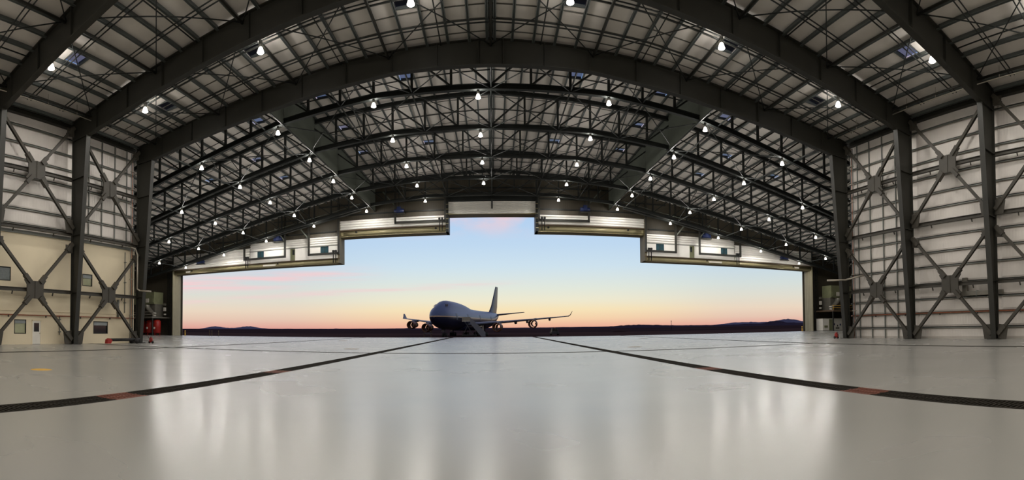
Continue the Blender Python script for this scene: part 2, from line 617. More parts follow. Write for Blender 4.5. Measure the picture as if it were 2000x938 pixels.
# ------------------------------------------------------------------ side walls of the rear hall
GZ = [1.13, 2.55, 3.9, 5.35, 7.0, 8.4, 9.9, 11.2, 12.65, 14.1, 15.72, 17.3, 18.8, 20.4]
YB = [YF[0] + 0.3, YF[1], YF[2], YF[3]]
for sx in (-1, 1):
    w = struct(M().box(min(sx * 36.6, sx * 36.9), max(sx * 36.6, sx * 36.9), BACK, YF[0] + 0.35, 0, 22.0).build('wall_' + SIDE[sx], 'wall'))
    w['label'] = '%s side wall of the hangar with steel girts' % SIDE[sx]
    rows = [0.0] + GZ + [21.7]
    z0row = 0
    if sx < 0:
        rows = [10.6] + [z for z in GZ if z > 10.9] + [21.7]
    # puffed insulation panels between the girts
    for b in range(3):
        ya, yb = YB[b + 1], YB[b]
        for z0, z1 in zip(rows, rows[1:]):
            i = 0.05
            pm = M()
            xa, xb = sx * 36.6, sx * 36.5
            lo = [(xa, ya + .02, z0 + .02), (xa, yb - .02, z0 + .02), (xa, yb - .02, z1 - .02), (xa, ya + .02, z1 - .02)]
            hi = [(xb, ya + .3, z0 + .22), (xb, yb - .3, z0 + .22), (xb, yb - .3, z1 - .22), (xb, ya + .3, z1 - .22)]
            fs = [(4, 5, 6, 7), (0, 1, 5, 4), (1, 2, 6, 5), (2, 3, 7, 6), (3, 0, 4, 7)]
            if sx > 0:
                fs = [tuple(reversed(f)) for f in fs]
            pm.add(lo + hi, fs)
            pm.build('insulation_panel', 'wall', w)
    for z in rows[1:-1]:
        gmesh = M()
        gmesh.box(min(sx * 36.3, sx * 36.52), max(sx * 36.3, sx * 36.52), 4.0, YF[0] + 0.3, z - 0.035, z + 0.035)
        gmesh.box(min(sx * 36.3, sx * 36.33), max(sx * 36.3, sx * 36.33), 4.0, YF[0] + 0.3, z - 0.12, z + 0.035)
        gmesh.build('girt', 'girt', w)
    for y in (29.69, 31.46, 33.3, 35.1):
        M().box(min(sx * 36.34, sx * 36.46), max(sx * 36.34, sx * 36.46), y - 0.05, y + 0.05, 10.7 if sx < 0 else 0.02, 21.7).build('stud', 'girt', w)
    M().box(min(sx * 36.05, sx * 36.5), max(sx * 36.05, sx * 36.5), 4.0, YF[0] + 0.2, 21.35, 21.75).build('eave_beam', 'steel', w)

# beige office block built into the left side, up to the mid rail
ob = M()
wins = [(21.05, 22.34, 1.0, 2.31), (30.5, 32.5, 1.02, 2.3), (19.2, 20.6, 5.83, 7.11), (28.97, 30.28, 5.9, 7.13), (23.0, 24.0, 0.0, 2.26)]
yc = sorted({4.0, YF[0] + 0.3} | {w[0] for w in wins} | {w[1] for w in wins})
for a, b in zip(yc, yc[1:]):
    holes = sorted((w[2], w[3]) for w in wins if w[0] <= a + 1e-6 and w[1] >= b - 1e-6)
    z = 0.0
    for h0, h1 in holes:
        if h0 > z:
            ob.box(-36.6, -36.42, a, b, z, h0)
        z = h1
    ob.box(-36.6, -36.42, a, b, z, 10.45)
ow = struct(ob.build('wall_office', 'beige'), 'beige plastered office wall below the left mid rail')
M().box(-36.42, -36.3, 4.0, YF[0] + 0.3, 10.3, 10.6).build('cap_rail', 'girt', ow)
M().box(-36.42, -36.36, 4.0, YF[0] + 0.3, 3.1, 3.16).build('panel_joint', 'beige', ow)
for k, (a, b, z0, z1) in enumerate(wins[:4]):
    wo = struct(M().box(-36.6, -36.56, a, b, z0, z1).build('window_%d' % (k + 1), 'girt'),
                ['left low office window beside the white door, pale curtain', 'dark low office window between the columns',
                 'upper office window with closed slats at the left edge', 'upper office window beside the second column'][k])
    fr = M()
    for y0, y1, q0, q1 in ((a, a + .06, z0, z1), (b - .06, b, z0, z1), (a, b, z0, z0 + .06), (a, b, z1 - .06, z1)):
        fr.box(-36.56, -36.4, y0, y1, q0, q1)
    fr.build('window_frame', 'steel', wo)
    if k == 2:
        n = 11
        for q in range(n):
            z = z0 + .08 + (z1 - z0 - .16) * (q + .5) / n
            M().beam((-36.5, a + .06, z), (-36.5, b - .06, z), 0.05, 0.09, (0.5, 0, 1)).build('blind_slat', 'blind', wo)
    else:
        M().box(-36.55, -36.52, a + .06, b - .06, z0 + .06, z1 - .06).build('pane', 'glassdark' if k == 1 else 'greenglass', wo)
        M().box(-36.5, -36.46, a + .06, b - .06, z1 - (.42 if k else .36), z1 - .06).build('roller_blind', 'blind', wo)
do = struct(M().box(-36.58, -36.44, 23.04, 23.96, 0.02, 2.22).build('door_1', 'white'), 'white office door with a small dark window')
dm = M()
for y0, y1, q0, q1 in ((22.96, 23.04, 0, 2.3), (23.96, 24.04, 0, 2.3), (22.96, 24.04, 2.22, 2.3)):
    dm.box(-36.5, -36.39, y0, y1, q0, q1)
dm.build('door_frame', 'beige', do)
M().box(-36.44, -36.425, 23.22, 23.8, 1.2, 2.02).build('door_pane', 'glassdark', do)
M().box(-36.44, -36.36, 23.84, 23.9, 1.02, 1.08).build('door_handle', 'conduit', do)

# ------------------------------------------------------------------ other walls that close the hall
bw = struct(M().box(-37, 37, BACK - 0.3, BACK, 0, 26).build('wall_back', 'wall'), 'far back wall behind the viewer')
for sx in (-1, 1):
    a, b = sorted((sx * 36.6, sx * WINGX))
    struct(M().box(a, b, YF[0] + 0.0, YF[0] + 0.3, 0, 27.5).build('wall_wing_%s' % SIDE[sx], 'cladding'), 'rear wall of the %s wing' % SIDE[sx])
    a, b = sorted((sx * WINGX, sx * (WINGX + .3)))
    struct(M().box(a, b, YF[0], DOOR + 1, 0, 17.5).build('wall_end_%s' % SIDE[sx], 'cladding'), 'end wall of the %s wing' % SIDE[sx])
up_ = M()
pts = [(x, YF[0] + 0.5, zr(x) + 0.05) for x in (-37, -35, -12, 0, 12, 35, 37)] + [(x, YF[0] + 0.5, zf(x) + 0.3) for x in (37, 22, 0, -22, -37)]
up_.prism(pts, (0, 0.2, 0))
struct(up_.build('wall_step', 'cladding'), 'strip of wall above the portal frame where the roof steps up')

# ------------------------------------------------------------------ ceilings: strips of liner between purlins
PS = 1.7
sky_rear = [(-28.05, 21.6), (28.05, 21.6), (-28.05, 32.4), (28.05, 32.4), (-17.85, 31.0), (17.85, 31.0), (-5.95, 31.0), (5.95, 31.0)]
sky_front = [(sx * (lx + 0.85), y) for sx in (-1, 1) for lx, y in ((8.5, 49.6), (18.7, 49.6), (18.7, 58.6), (18.7, 67.7), (8.5, 67.7), (27.2, 49.6), (32.3, 58.6), (40.8, 58.6), (32.3, 67.7))]


def ceiling(name, label, prof, ybays, xmax, holes, lim, strap_step, far_part):
    """top of steel + 0.28 m is the liner; purlins below it; straps under the liner"""
    base_ = M()
    for sx in (-1, 1):
        a, b = sorted((sx * 0.0, sx * 0.32))
        base_.add([(a, ybays[0], prof(0) + .27), (b, ybays[0], prof(0) + .27), (b, ybays[-1], prof(0) + .27), (a, ybays[-1], prof(0) + .27)], [(0, 1, 2, 3)])
    c = struct(base_.build(name, 'purlin'), label)
    n = int(math.ceil(xmax / PS))
    strips = []
    for bi in range(len(ybays) - 1):
        y0, y1 = ybays[bi], ybays[bi + 1]
        for k in range(-n, n):
            x0, x1 = k * PS, (k + 1) * PS
            hs = [h for h in holes if x0 < h[0] < x1 and y0 < h[1] < y1]
            segs = [(y0, y1)]
            if hs:
                h = hs[0]
                segs = [(y0, h[1] - .75), (h[1] + .75, y1)]
            for a, b in segs:
                d = math.hypot((x0 + x1) / 2, (a + b) / 2)
                strips.append((d, x0, x1, a, b))
    strips.sort()
    rest = M()
    count = 0
    for d, x0, x1, a, b in strips:
        hid = abs(x0 + x1) / 2 > 1.02 * b + 3
        t = rest if (count >= lim or hid) else M()
        z0, z1 = prof(x0) + .28, prof(x1) + .28
        t.add([(x0, a, z0), (x1, a, z1), (x1, b, z1), (x0, b, z0), (x0, a, z0 + .1), (x1, a, z1 + .1), (x1, b, z1 + .1), (x0, b, z0 + .1)],
              [(3, 2, 1, 0), (4, 5, 6, 7), (0, 1, 5, 4), (1, 2, 6, 5), (2, 3, 7, 6), (3, 0, 4, 7)])
        if t is not rest:
            t.build('liner_strip', 'liner', c)
            count += 1
    if rest.v:
        r = rest.build('liner_field', 'liner', c)
        r['kind'] = 'stuff'
    for k in range(-n, n + 1):
        xl = [k * PS] if k else [-0.3, 0.3]
        for x in xl:
            z = prof(x) + .14
            pm = M()
            pm.box(x - .025, x + .025, ybays[0], ybays[-1], z - .2, z + .13)
            pm.box(x - .11, x + .11, ybays[0], ybays[-1], z - .2, z - .165)
            pm.build('purlin', 'purlin', c)
    y = (YF[1] if ybays[0] < 20 else ybays[0]) + strap_step / 2
    xs_ = [-xmax] + [q for q in (-35, -22, -12, 0, 12, 22, 35) if abs(q) < xmax] + [xmax]
    while y < ybays[-1]:
        sm_ = M()
        for a, b in zip(xs_, xs_[1:]):
            sm_.beam((a, y, prof(a) + .24), (b, y, prof(b) + .24), .07 if strap_step < 2 else .05, .05)
        sm_.build('strap', 'strap', c)
        y += strap_step
    for hx, hy in holes:
        z = prof(hx) + .28
        k = math.floor(hx / PS)
        x0, x1 = k * PS + .04, (k + 1) * PS - .04
        fm = M()
        for a, b, q0, q1 in ((x0, x1, hy - .76, hy - .68), (x0, x1, hy + .68, hy + .76)):
            fm.beam(((a + b) / 2, q0, z + .05), ((a + b) / 2, q1, z + .05), b - a, .3)
        fr = fm.build('skylight_curb', 'purlin', c)
        za, zb_ = prof(x0) + .42, prof(x1) + .42
        M().add([(x0, hy - .74, za), (x1, hy - .74, zb_), (x1, hy + .74, zb_), (x0, hy + .74, za)], [(0, 1, 2, 3)]).build('skylight_pane', 'sky', fr)
    return c


ceiling('ceiling', 'low pitched ceiling of the near hall with purlins and pale liner', zr, [YF[3], YF[2], YF[1], YF[0] + .4], 37.4, sky_rear, 300, 1.5, False)
ceiling('ceiling', 'higher ceiling of the door hall with purlins and pale liner', zf, [YF[0] + .5] + YT + [DOOR + .8], WINGX, sky_front, 300, 3.01, True)
rb = M()
for x0, x1 in ((-37.4, -12), (-12, 0), (0, 12), (12, 37.4)):
    rb.add([(x0, BACK, zr(x0) + .28), (x1, BACK, zr(x1) + .28), (x1, YF[3], zr(x1) + .28), (x0, YF[3], zr(x0) + .28)], [(0, 1, 2, 3)])
struct(rb.build('ceiling_back', 'liner'), 'ceiling overhead behind the viewer')

# ------------------------------------------------------------------ portal frames
FW = 0.5
rafter_bot = [(33.4, 19.9), (8.0, 22.55), (0, 22.72)]
rafter_top = [(35.6, 21.72), (35, 21.8), (12, 24.1), (0, 24.75)]
for fi, y in enumerate(YF):
    fr = thing('portal_frame', ['deep dark steel portal frame nearest the door, whole span in view', 'dark steel portal frame one bay nearer than the full one, crown cut off above',
                                'dark steel portal frame crossing the upper corners of the picture', 'dark steel portal frame just overhead'][fi],
               'steel frame', (0, y, 0), 'portal frames of the near hall')
    for sx in (-1, 1):
        # column: outer flange upright, inner flange tapers in towards the base
        cmm = M()
        web = [(sx * 35.55, y - .025, 0), (sx * 35.0, y - .025, 0), (sx * 33.4, y - .025, 19.88), (sx * 35.55, y - .025, 19.88)]
        cmm.prism(web, (0, .05, 0))
        cmm.beam((sx * 35.0, y, 0), (sx * 33.4, y, 19.9), FW, .07, (1, 0, 0))
        cmm.box(min(sx * 35.52, sx * 35.59), max(sx * 35.52, sx * 35.59), y - FW / 2, y + FW / 2, 0, 21.6)
        co_l = cmm.build('column', 'steel', fr)
        for z in (5.05, 10.6, 16.1, 19.9):
            inner = 35.0 - 1.6 * z / 19.9
            st = M()
            a, b = sorted((sx * inner, sx * 35.54))
            st.box(a, b, y - FW / 2 + .02, y + FW / 2 - .02, z - .03, z + .03)
            st.build('stiffener', 'steel', co_l)
        bp = M()
        a, b = sorted((sx * 34.8, sx * 35.8))
        bp.box(a, b, y - .55, y + .55, 0, .06)
        bp.build('base_plate', 'steel', co_l)
        rm = M()
        rm.prism([(sx * 35.55, y - .025, 19.9)] + [(sx * px, y - .025, pz) for px, pz in rafter_bot] + [(sx * px, y - .025, pz) for px, pz in reversed(rafter_top)], (0, .05, 0))
        for poly, dz in ((rafter_bot, -.02), (rafter_top, 0)):
            for (xa, za), (xb, zb2) in zip(poly, poly[1:]):
                rm.beam((sx * xa, y, za + dz), (sx * xb, y, zb2 + dz), FW, .07)
        rf_ = rm.build('rafter', 'steel', fr)
        for x in (1.0, 4.3, 8.0, 12, 16, 20, 24, 28, 32):
            zt = interp(list(reversed(rafter_top)), x) - .04
            zz = interp(list(reversed(rafter_bot)), x) + .03
            M().box(sx * x - .02, sx * x + .02, y - .24, y + .24, zz, zt).build('stiffener', 'steel', rf_)

# ------------------------------------------------------------------ roof bracing between the portal frames
for bi in range(3):
    y0, y1 = YF[bi + 1], YF[bi]
    rb_ = thing('roof_bracing', ['struts and crossed rods under the ceiling between the two farthest portal frames', 'struts and crossed rods under the ceiling, second bay from the door hall',
                                 'struts and crossed rods under the ceiling, bay nearest overhead'][bi], 'bracing', (0, (y0 + y1) / 2, 20), 'roof bracing of the near hall')
    lat = [-33, -24.8, -16.6, -8.3, 0, 8.3, 16.6, 24.8, 33]
    for x in lat:
        z = zr(x) - .5
        M().tube((x, y0 + .05, z), (x, y1 - .05, z), .1, 6).build('strut', 'steel', rb_)
    for xa, xb in zip(lat, lat[1:]):
        for p, q in (((xa, y0), (xb, y1)), ((xb, y0), (xa, y1))):
            M().tube((p[0], p[1], zr(p[0]) - .42), (q[0], q[1], zr(q[0]) - .42), .045, 5).build('rod', 'truss', rb_)
    for x in (-29.5, -20.6, -12.4, -4, 4, 12.4, 20.6, 29.5):
        # pair of thin sprinkler lines and fly braces
        M().tube((x, y0 + .1, zr(x) - .12), (x, y1 - .1, zr(x) - .12), .05, 6).build('pipe', 'truss', rb_)
    for yy in (y0 + 2.6, y0 + 2.95, y1 - 2.6, y1 - 2.95):
        pl = M()
        xs_ = [-34, -24, -12, 0, 12, 24, 34]
        for a, b in zip(xs_, xs_[1:]):
            pl.tube((a, yy, zr(a) - .3), (b, yy, zr(b) - .3), .05, 6)
        pl.build('cross_pipe', 'truss', rb_)

# hung conduit along each eave
for sx in (-1, 1):
    hp = thing('hung_conduit', 'pale conduit hung on rods along the %s eave' % SIDE[sx], 'conduit', (sx * 33, 26, 21.1), 'eave conduits')
    M().tube((sx * 33, 12, 21.12), (sx * 33, 34.6, 21.12), .045, 8).build('tube', 'conduit', hp)
    for y in (16, 19.0, 22.2, 25.4, 28.6, 31.8):
        M().beam((sx * 33, y, 21.15), (sx * 33, y, zr(33) + .1), .04, .04).build('hanger', 'conduit', hp)

# ------------------------------------------------------------------ wall bracing and struts
PLAIN = ['bay nearest the door hall', 'second bay from the door hall', 'third bay from the door hall']
XB = 35.3


def gusset(cy, cz, x, sx):
    """four-way plate with scooped sides"""
    out = []
    R = [(0.95, 1.0), (0.62, 0.42), (0.95, -1.0)]
    arms = [(0.55, 0.85), (0.85, 0.62)]
    pts = []
    for k in range(4):
        q = [(0.38, 1.02), (0.66, 0.86)] if True else None
        seq = [(0.30, 0.72), (0.52, 1.0), (0.82, 0.78), (0.62, 0.42)]
        if k == 1:
            seq = [(a, -b) for a, b in reversed(seq)]
        if k == 2:
            seq = [(-a, -b) for a, b in seq]
        if k == 3:
            seq = [(-a, b) for a, b in reversed(seq)]
        pts += seq
    return M().prism([(x, cy + a * 1.45, cz + b * 1.12) for a, b in pts], (sx * .12, 0, 0))


for sx in (-1, 1):
    for bi in range(3):
        y0, y1 = (YF[bi + 1] + .3, YF[bi] - .3)
        cy = (y0 + y1) / 2
        for lv, (zl, zh) in enumerate(((.45, 9.75), (11.2, 21.1))):
            cz = 5.05 if lv == 0 else 16.1
            br_ = thing('cross_brace', '%s X brace with centre plate on the %s wall, %s' % (['lower', 'upper'][lv], SIDE[sx], PLAIN[bi]), 'brace',
                        (sx * XB, cy, cz), '%s wall X braces' % SIDE[sx])
            x = sx * XB
            gusset(cy, cz, x - sx * .06, sx).build('centre_plate', 'brace', br_)
            M().box(min(x - sx * .12, x), max(x - sx * .12, x), cy - .05, cy + .05, cz - .8, cz + .8).build('centre_rib', 'brace', br_)
            for ys_, zs_ in ((-1, -1), (-1, 1), (1, -1), (1, 1)):
                ey = y0 if ys_ < 0 else y1
                ez = zl if zs_ < 0 else zh
                p = Vector((x, cy + ys_ * .45, cz + zs_ * .6))
                q = Vector((x, ey, ez))
                d = (q - p).normalized()
                arm = M().ibeam(p + d * .1, q, .26, .26, .05, (1, 0, 0)).build('arm', 'brace', br_)
                M().beam(p + d * .1, p + d * 1.0, .36, .44, (1, 0, 0)).build('sleeve', 'brace', arm)
                M().beam(q - d * 1.0, q, .36, .44, (1, 0, 0)).build('sleeve', 'brace', arm)
                M().prism([(x - sx * .04, ey, ez - .15), (x - sx * .04, ey - ys_ * .8, ez - zs_ * .15 + (-.3 if zs_ < 0 else .3) * 0), (x - sx * .04, ey - ys_ * .75, ez - zs_ * 1.0),
                           (x - sx * .04, ey, ez - zs_ * .9)] if zs_ > 0 else
                          [(x - sx * .04, ey, ez - .43), (x - sx * .04, ey - ys_ * .75, ez - .43), (x - sx * .04, ey - ys_ * .95, ez + .75), (x - sx * .04, ey, ez + .9)], (sx * .08, 0, 0)).build('corner_plate', 'brace', br_)
        for zi, z in enumerate((5.05, 10.75 if sx < 0 else 11.0, 16.1)):
            ws = thing('wall_strut', '%s horizontal steel strut on the %s wall, %s' % (['low', 'middle', 'high'][zi], SIDE[sx], PLAIN[bi]), 'strut', (sx * 35.62, cy, z), '%s wall struts' % SIDE[sx])
            M().ibeam((sx * 35.62, y0 - .25, z), (sx * 35.62, y1 + .25, z), .3, .34, .05).build('beam', 'brace', ws)
            for yy in (y0 + 2.0, y1 - 2.0):
                M().beam((sx * 35.62, yy, z - .17), (sx * 35.74, yy, z - .45), .08, .1).build('bracket', 'brace', ws)
    pp = thing('sprinkler_pipe', 'thin rust-red pipe along the %s wall' % SIDE[sx], 'pipe', (sx * 36.15, 20, 2.6), 'wall pipes')
    zp = 2.73 if sx < 0 else 2.48
    M().tube((sx * 36.2, 6, zp), (sx * 36.2, YF[0] + .1, zp), .06, 8).build('tube', 'rust', pp)
    for y in (8, 12, 16, 20.3, 24.4, 28.6, 32.6):
        M().box(sx * 36.2 - .05, sx * 36.2 + .08, y - .04, y + .04, zp - .2, zp + .02).build('clip', 'brace', pp)

for k, (y, z0, z1, lab) in enumerate(((34.9, 3.3, 10.0, 'thin grey conduit beside the left end column'), (26.1, .9, 2.7, 'short conduit with switches beside the second left column'),
                                      (33.9, 2.8, 4.7, 'short grey duct under the low strut, left end bay'))):
    cd = thing('wall_conduit', lab, 'conduit', (-36.35, y, z0))
    M().tube((-36.34, y, z0), (-36.34, y, z1), .05 if k < 2 else .14, 8).build('tube', 'girt', cd)
    for q in range(3):
        z = z0 + (z1 - z0) * (q + .5) / 3
        M().box(-36.42, -36.2, y - .1, y + .1, z - .05, z + .05).build('clip', 'girt', cd)

wd_ = thing('wall_duct', 'flat grey duct on the right wall below the low strut', 'duct', (36.0, 19.8, 4.2))
M().box(35.95, 36.25, 17.6, 21.9, 3.95, 4.35).build('casing', 'duct', wd_)
M().box(35.98, 36.22, 21.2, 21.7, 4.35, 5.6).build('riser', 'duct', wd_)
for y in (18.4, 20.2):
    M().box(35.93, 36.3, y - .05, y + .05, 3.9, 4.4).build('strap', 'girt', wd_)

# white rainwater pipe at the left end column, pale arm at the right one
dp = thing('drain_pipe', 'white bent drain pipe in front of the left end column', 'pipe', (-35.6, 36.9, 0))
pth = [(-36.2, 34.6, 10.9), (-35.3, 35.5, 10.3), (-34.9, 35.4, 9.6), (-34.9, 35.4, 5.9), (-34.6, 35.5, 5.7), (-33.4, 36.0, 5.6)]
for a, b in zip(pth, pth[1:]):
    M().tube(a, b, .08, 8).build('pipe_length', 'conduit', dp)
dp = thing('drain_pipe', 'pale sloping pipe in front of the right end column', 'pipe', (35.0, 36, 6))
for a, b in (((33.2, 36.9, 6.35), (34.8, 35.6, 6.4)), ((34.8, 35.6, 6.4), (36.2, 34.0, 6.9))):
    M().tube(a, b, .1, 8).build('pipe_length', 'conduit', dp)
for sx in (-1, 1):
    ca = thing('conduit_stack', 'bundle of thin pipes up the wall beside the %s end column' % SIDE[sx], 'pipe', (sx * 36.1, 35.4, 0))
    for q in range(3):
        M().tube((sx * (35.98 - .03 * q), 35.4 + q * .16, 0), (sx * (35.98 - .03 * q), 35.4 + q * .16, 21), .05, 6).build('tube', ['girt', 'rust', 'truss'][q], ca)
    for z in range(1, 21, 2):
        M().box(min(sx * 35.85, sx * 36.1), max(sx * 35.85, sx * 36.1), 35.35, 35.8, z, z + .1).build('clip', 'conduit', ca)

# ------------------------------------------------------------------ roof trusses of the door hall
PP = [0, 4, 8, 12, 15.67, 19.33, 23, 26.5, 30, 33.5, 37, 40.5, 44, 47.5, 51, 54.5, 58, 61.5, 65, 68.5, 72, 75.5, 79]
for ti, y in enumerate(YT):
    n = [14, 17, 20, 22, 23][ti]
    pp = PP[:n]
    tr_ = thing('roof_truss', 'arched steel roof truss across the door hall, %s behind the near frame' % ORD[ti], 'roof truss', (0, y, 20), 'roof trusses of the door hall')
    for sx in (-1, 1):
        for nm, fn, w_, h_ in (('top_chord', lambda x: zf(x) - .25, .36, .5), ('bottom_chord', lambda x: zb(x) + .28, .42, .56)):
            cmm = M()
            segs = [x for x in (0, 12, 22.8, pp[-1]) if x <= pp[-1]]
            for a, b in zip(segs, segs[1:]):
                cmm.ibeam((sx * a, y, fn(a)), (sx * b, y, fn(b)), w_, h_, .06)
            cmm.build(nm, 'truss', tr_)
        for i, x in enumerate(pp):
            if x == 0 and sx > 0:
                continue
            M().beam((sx * x, y, zb(x) + .5), (sx * x, y, zf(x) - .4), .24, .26, (0, 1, 0)).build('post', 'truss', tr_)
        for a, b in zip(pp, pp[1:]):
            M().beam((sx * b, y, zf(b) - .5), (sx * a, y, zb(a) + .5), .16, .2, (0, 1, 0)).build('diagonal', 'truss', tr_)

# longitudinal bracing between trusses
YS = [YF[0] + .5] + YT
for bi in range(5):
    y0, y1 = YS[bi], YS[bi + 1]
    sb = thing('sway_bracing', 'struts and crossed rods below the door hall ceiling, %s bay past the near frame' % ORD[bi], 'bracing', (0, (y0 + y1) / 2, 20), 'sway bracing of the door hall')
    mx = 0.98 * y1
    for x in [q for q in (0, 8, 15.67, 24.6, 35.2, 45.8, 56.2, 66.6) if q < mx]:
        for sx in ((-1, 1) if x else (1,)):
            X = sx * x
            M().tube((X, y0, zb(x) + .2), (X, y1, zb(x) + .2), .09, 6).build('strut', 'truss', sb)
            if bi and (x in (0, 15.67, 35.2, 56.2)):
                M().tube((X, y0, zb(x) + .4), (X, y1, zf(x) - .4), .06, 5).build('rod', 'truss', sb)
                M().tube((X, y0, zf(x) - .4), (X, y1, zb(x) + .4), .06, 5).build('rod', 'truss', sb)
    lats = [0, 8, 15.67, 23, 33.5, 44, 54.5]
    for a, b in zip(lats, lats[1:]):
        if b > mx:
            break
        if bi % 2 == 0 and a > 8:
            continue
        for sx in (-1, 1):
            M().tube((sx * a, y0, zb(a) + .1), (sx * b, y1, zb(b) + .1), .055, 5).build('rod', 'truss', sb)
            M().tube((sx * b, y0, zb(b) + .1), (sx * a, y1, zb(a) + .1), .055, 5).build('rod', 'truss', sb)
    for yy in (y0 + 4.5,):
        for sx in (-1, 1):
            pl = M()
            for a, b in ((0, 12), (12, 22), (22, min(60, mx))):
                pl.tube((sx * a, yy, zf(a) - .1), (sx * b, yy, zf(b) - .1), .05, 5)
            pl.build('cross_pipe', 'truss', sb)

# draft curtains: sheets hung from the ceiling in line with the truss depth
for sx in (-1, 1):
    dc = thing('draft_curtain', 'tall grey-green draft curtain hung from the ceiling %s of centre' % SIDE[sx], 'draft curtain', (sx * 22.3, 60, 24.3), 'draft curtains')
    ybs = [YF[0] + .8] + YT + [84.9]
    for a, b in zip(ybs, ybs[1:]):
        M().box(sx * 22.3 - .03, sx * 22.3 + .03, a + .02, b - .02, 24.35, zf(22.3) + .25).build('sheet', 'curtain', dc)
        M().box(sx * 22.3 - .06, sx * 22.3 + .06, a, b, 24.24, 24.36).build('bottom_rail', 'truss', dc)

# ------------------------------------------------------------------ front wall, jambs and headers
Y0 = DOOR                    # outer plane of the opening
YI = 84.6                    # inner face of the deep door surround
W1, W2, W3 = 71.2, 29.4, 8.13
H1, H2, H3 = 14.67, 19.75, 23.16
fwm = M()
for a, b, z, yy in ((-WINGX, -W1 - .1, 0, Y0 + .7), (-W1 - .25, -W2 - .6, H1 + .9, YI + .45), (-W2 - .6, -W3 - .5, H2 + 1.2, YI + .45), (-W3 - .5, W3 + .5, 25.4, YI + .45),
                    (W3 + .5, W2 + .6, H2 + 1.2, YI + .45), (W2 + .6, W1 + .25, H1 + .9, YI + .45), (W1 + .1, WINGX, 0, Y0 + .7)):
    cuts = [a] + [q for q in (-22, 0, 22) if a < q < b] + [b]
    for c0, c1 in zip(cuts, cuts[1:]):
        fwm.prism([(c0, yy, z), (c1, yy, z), (c1, yy, zf(c1) + .3), (c0, yy, zf(c0) + .3)], (0, .25, 0))
fwall = struct(fwm.build('wall_front', 'cladding'), 'dark front wall above and beside the door opening')
for z in (21.0, 24.0, 26.0, 28.0):
    lim = 72
    for q in range(72, 8, -1):
        if zf(q) > z + .4:
            lim = q
            break
    for sx in (-1, 1):
        lo = 30.3 if z < 22 else (8.8 if z < 27.7 else 0)
        c0, c1 = sorted((sx * lo, sx * lim))
        M().box(c0, c1, YI + .2, YI + .44, z - .1, z + .1).build('girt', 'truss', fwall)
for sx in (-1, 1):
    # jambs: the deep reveal is what shows from inside
    a, b = sorted((sx * W1, sx * (W1 + .25)))
    j = struct(M().box(a, b, YI, Y0, 0, H1 + 1.3).build('trim_%d' % (1 if sx < 0 else 2), 'jamb'), '%s jamb of the hangar door, pale olive metal reveal' % SIDE[sx])
    for q in (.35, .95, 1.55, 2.15):
        c0, c1 = sorted((sx * W1, sx * (W1 - .06)))
        M().box(c0, c1, YI + q - .05, YI + q + .05, 0, H1).build('rib', 'jamb', j)
    # low header
    a, b = sorted((sx * (W2 + .05), sx * (W1 + .05)))
    h = M().box(a, b, YI + .3, Y0, H1, H1 + .85)
    hd = struct(h.build('trim_%d' % (3 if sx < 0 else 4), 'header'), 'low %s door header, olive boxed beam' % SIDE[sx])
    M().tube((a + .3, YI + .35, H1 + .4), (b - .3, YI + .35, H1 + .4), .36, 14).build('roller_tube', 'header', hd)
    M().box(a, b, YI - .15, YI + .6, H1 + .85, H1 + 1.0).build('ledge', 'darkbrown', hd)
    for xx, w_ in ((43.5, 3.0), (66, 1.2)):
        c0, c1 = sorted((sx * xx, sx * (xx + w_)))
        M().box(c0, c1, YI - .12, YI - .02, H1 + .2, H1 + .55).build('service_plate', 'offwhite', hd)
        M().lathe([(0, -.1), (.16, -.1), (.16, .1), (0, .1)], 10, (sx * (xx - .5), YI - .1, H1 + .55), 'Y').build('pulley', 'black', hd)
    # mid header
    a, b = sorted((sx * (W3 + .05), sx * (W2 + .1)))
    h = M().box(a, b, YI + .3, Y0, H2, H2 + 1.1)
    hd = struct(h.build('trim_%d' % (5 if sx < 0 else 6), 'header'), 'middle %s door header, olive boxed beam' % SIDE[sx])
    M().tube((a + .3, YI + .35, H2 + .55), (b - .3, YI + .35, H2 + .55), .42, 14).build('roller_tube', 'header', hd)
    M().box(a, b, YI - .15, YI + .6, H2 + 1.1, H2 + 1.28).build('ledge', 'darkbrown', hd)
    for xx in (10.5, 26.0):
        M().lathe([(0, -.12), (.2, -.12), (.2, .12), (0, .12)], 10, (sx * xx, YI - .1, H2 + .75), 'Y').build('pulley', 'black', hd)
    # step posts
    a, b = sorted((sx * W2, sx * (W2 + .4)))
    p_ = struct(M().box(a, b, YI - .1, Y0, H1, H2 + 3.3).build('trim_%d' % (7 if sx < 0 else 8), 'post'), '%s step post where the opening gets taller' % SIDE[sx])
    for q in range(10):
        z = H1 + .8 + q * .75
        M().box(a - .03, b + .03, YI - .16, YI - .1, z, z + .12).build('cleat', 'darkbrown', p_)
    a, b = sorted((sx * W3, sx * (W3 + .5)))
    p_ = struct(M().box(a, b, YI - .2, Y0, H2, 25.5).build('trim_%d' % (9 if sx < 0 else 10), 'truss'), '%s dark post beside the tall centre slot' % SIDE[sx])
    for q in range(6):
        z = H2 + .6 + q * .9
        M().box(a - .04, b + .04, YI - .26, YI - .2, z, z + .12).build('cleat', 'header', p_)
hd = struct(M().box(-W3, W3, YI + .2, Y0, H3 - .1, H3 + .1).build('trim_11', 'header'), 'centre door header over the tail slot')
M().box(-W3 - .4, W3 + .4, YI - .2, YI + .5, 25.5, 26.4).build('lintel', 'truss', hd)
M().box(-W3 - 1.5, W3 + 1.5, YI - .5, YI - .25, 26.55, 26.9).build('rail', 'curtain', hd)
M().box(-.14, .14, YI - .5, YI - .3, 23.9, 29.6).build('centre_post', 'truss', hd)


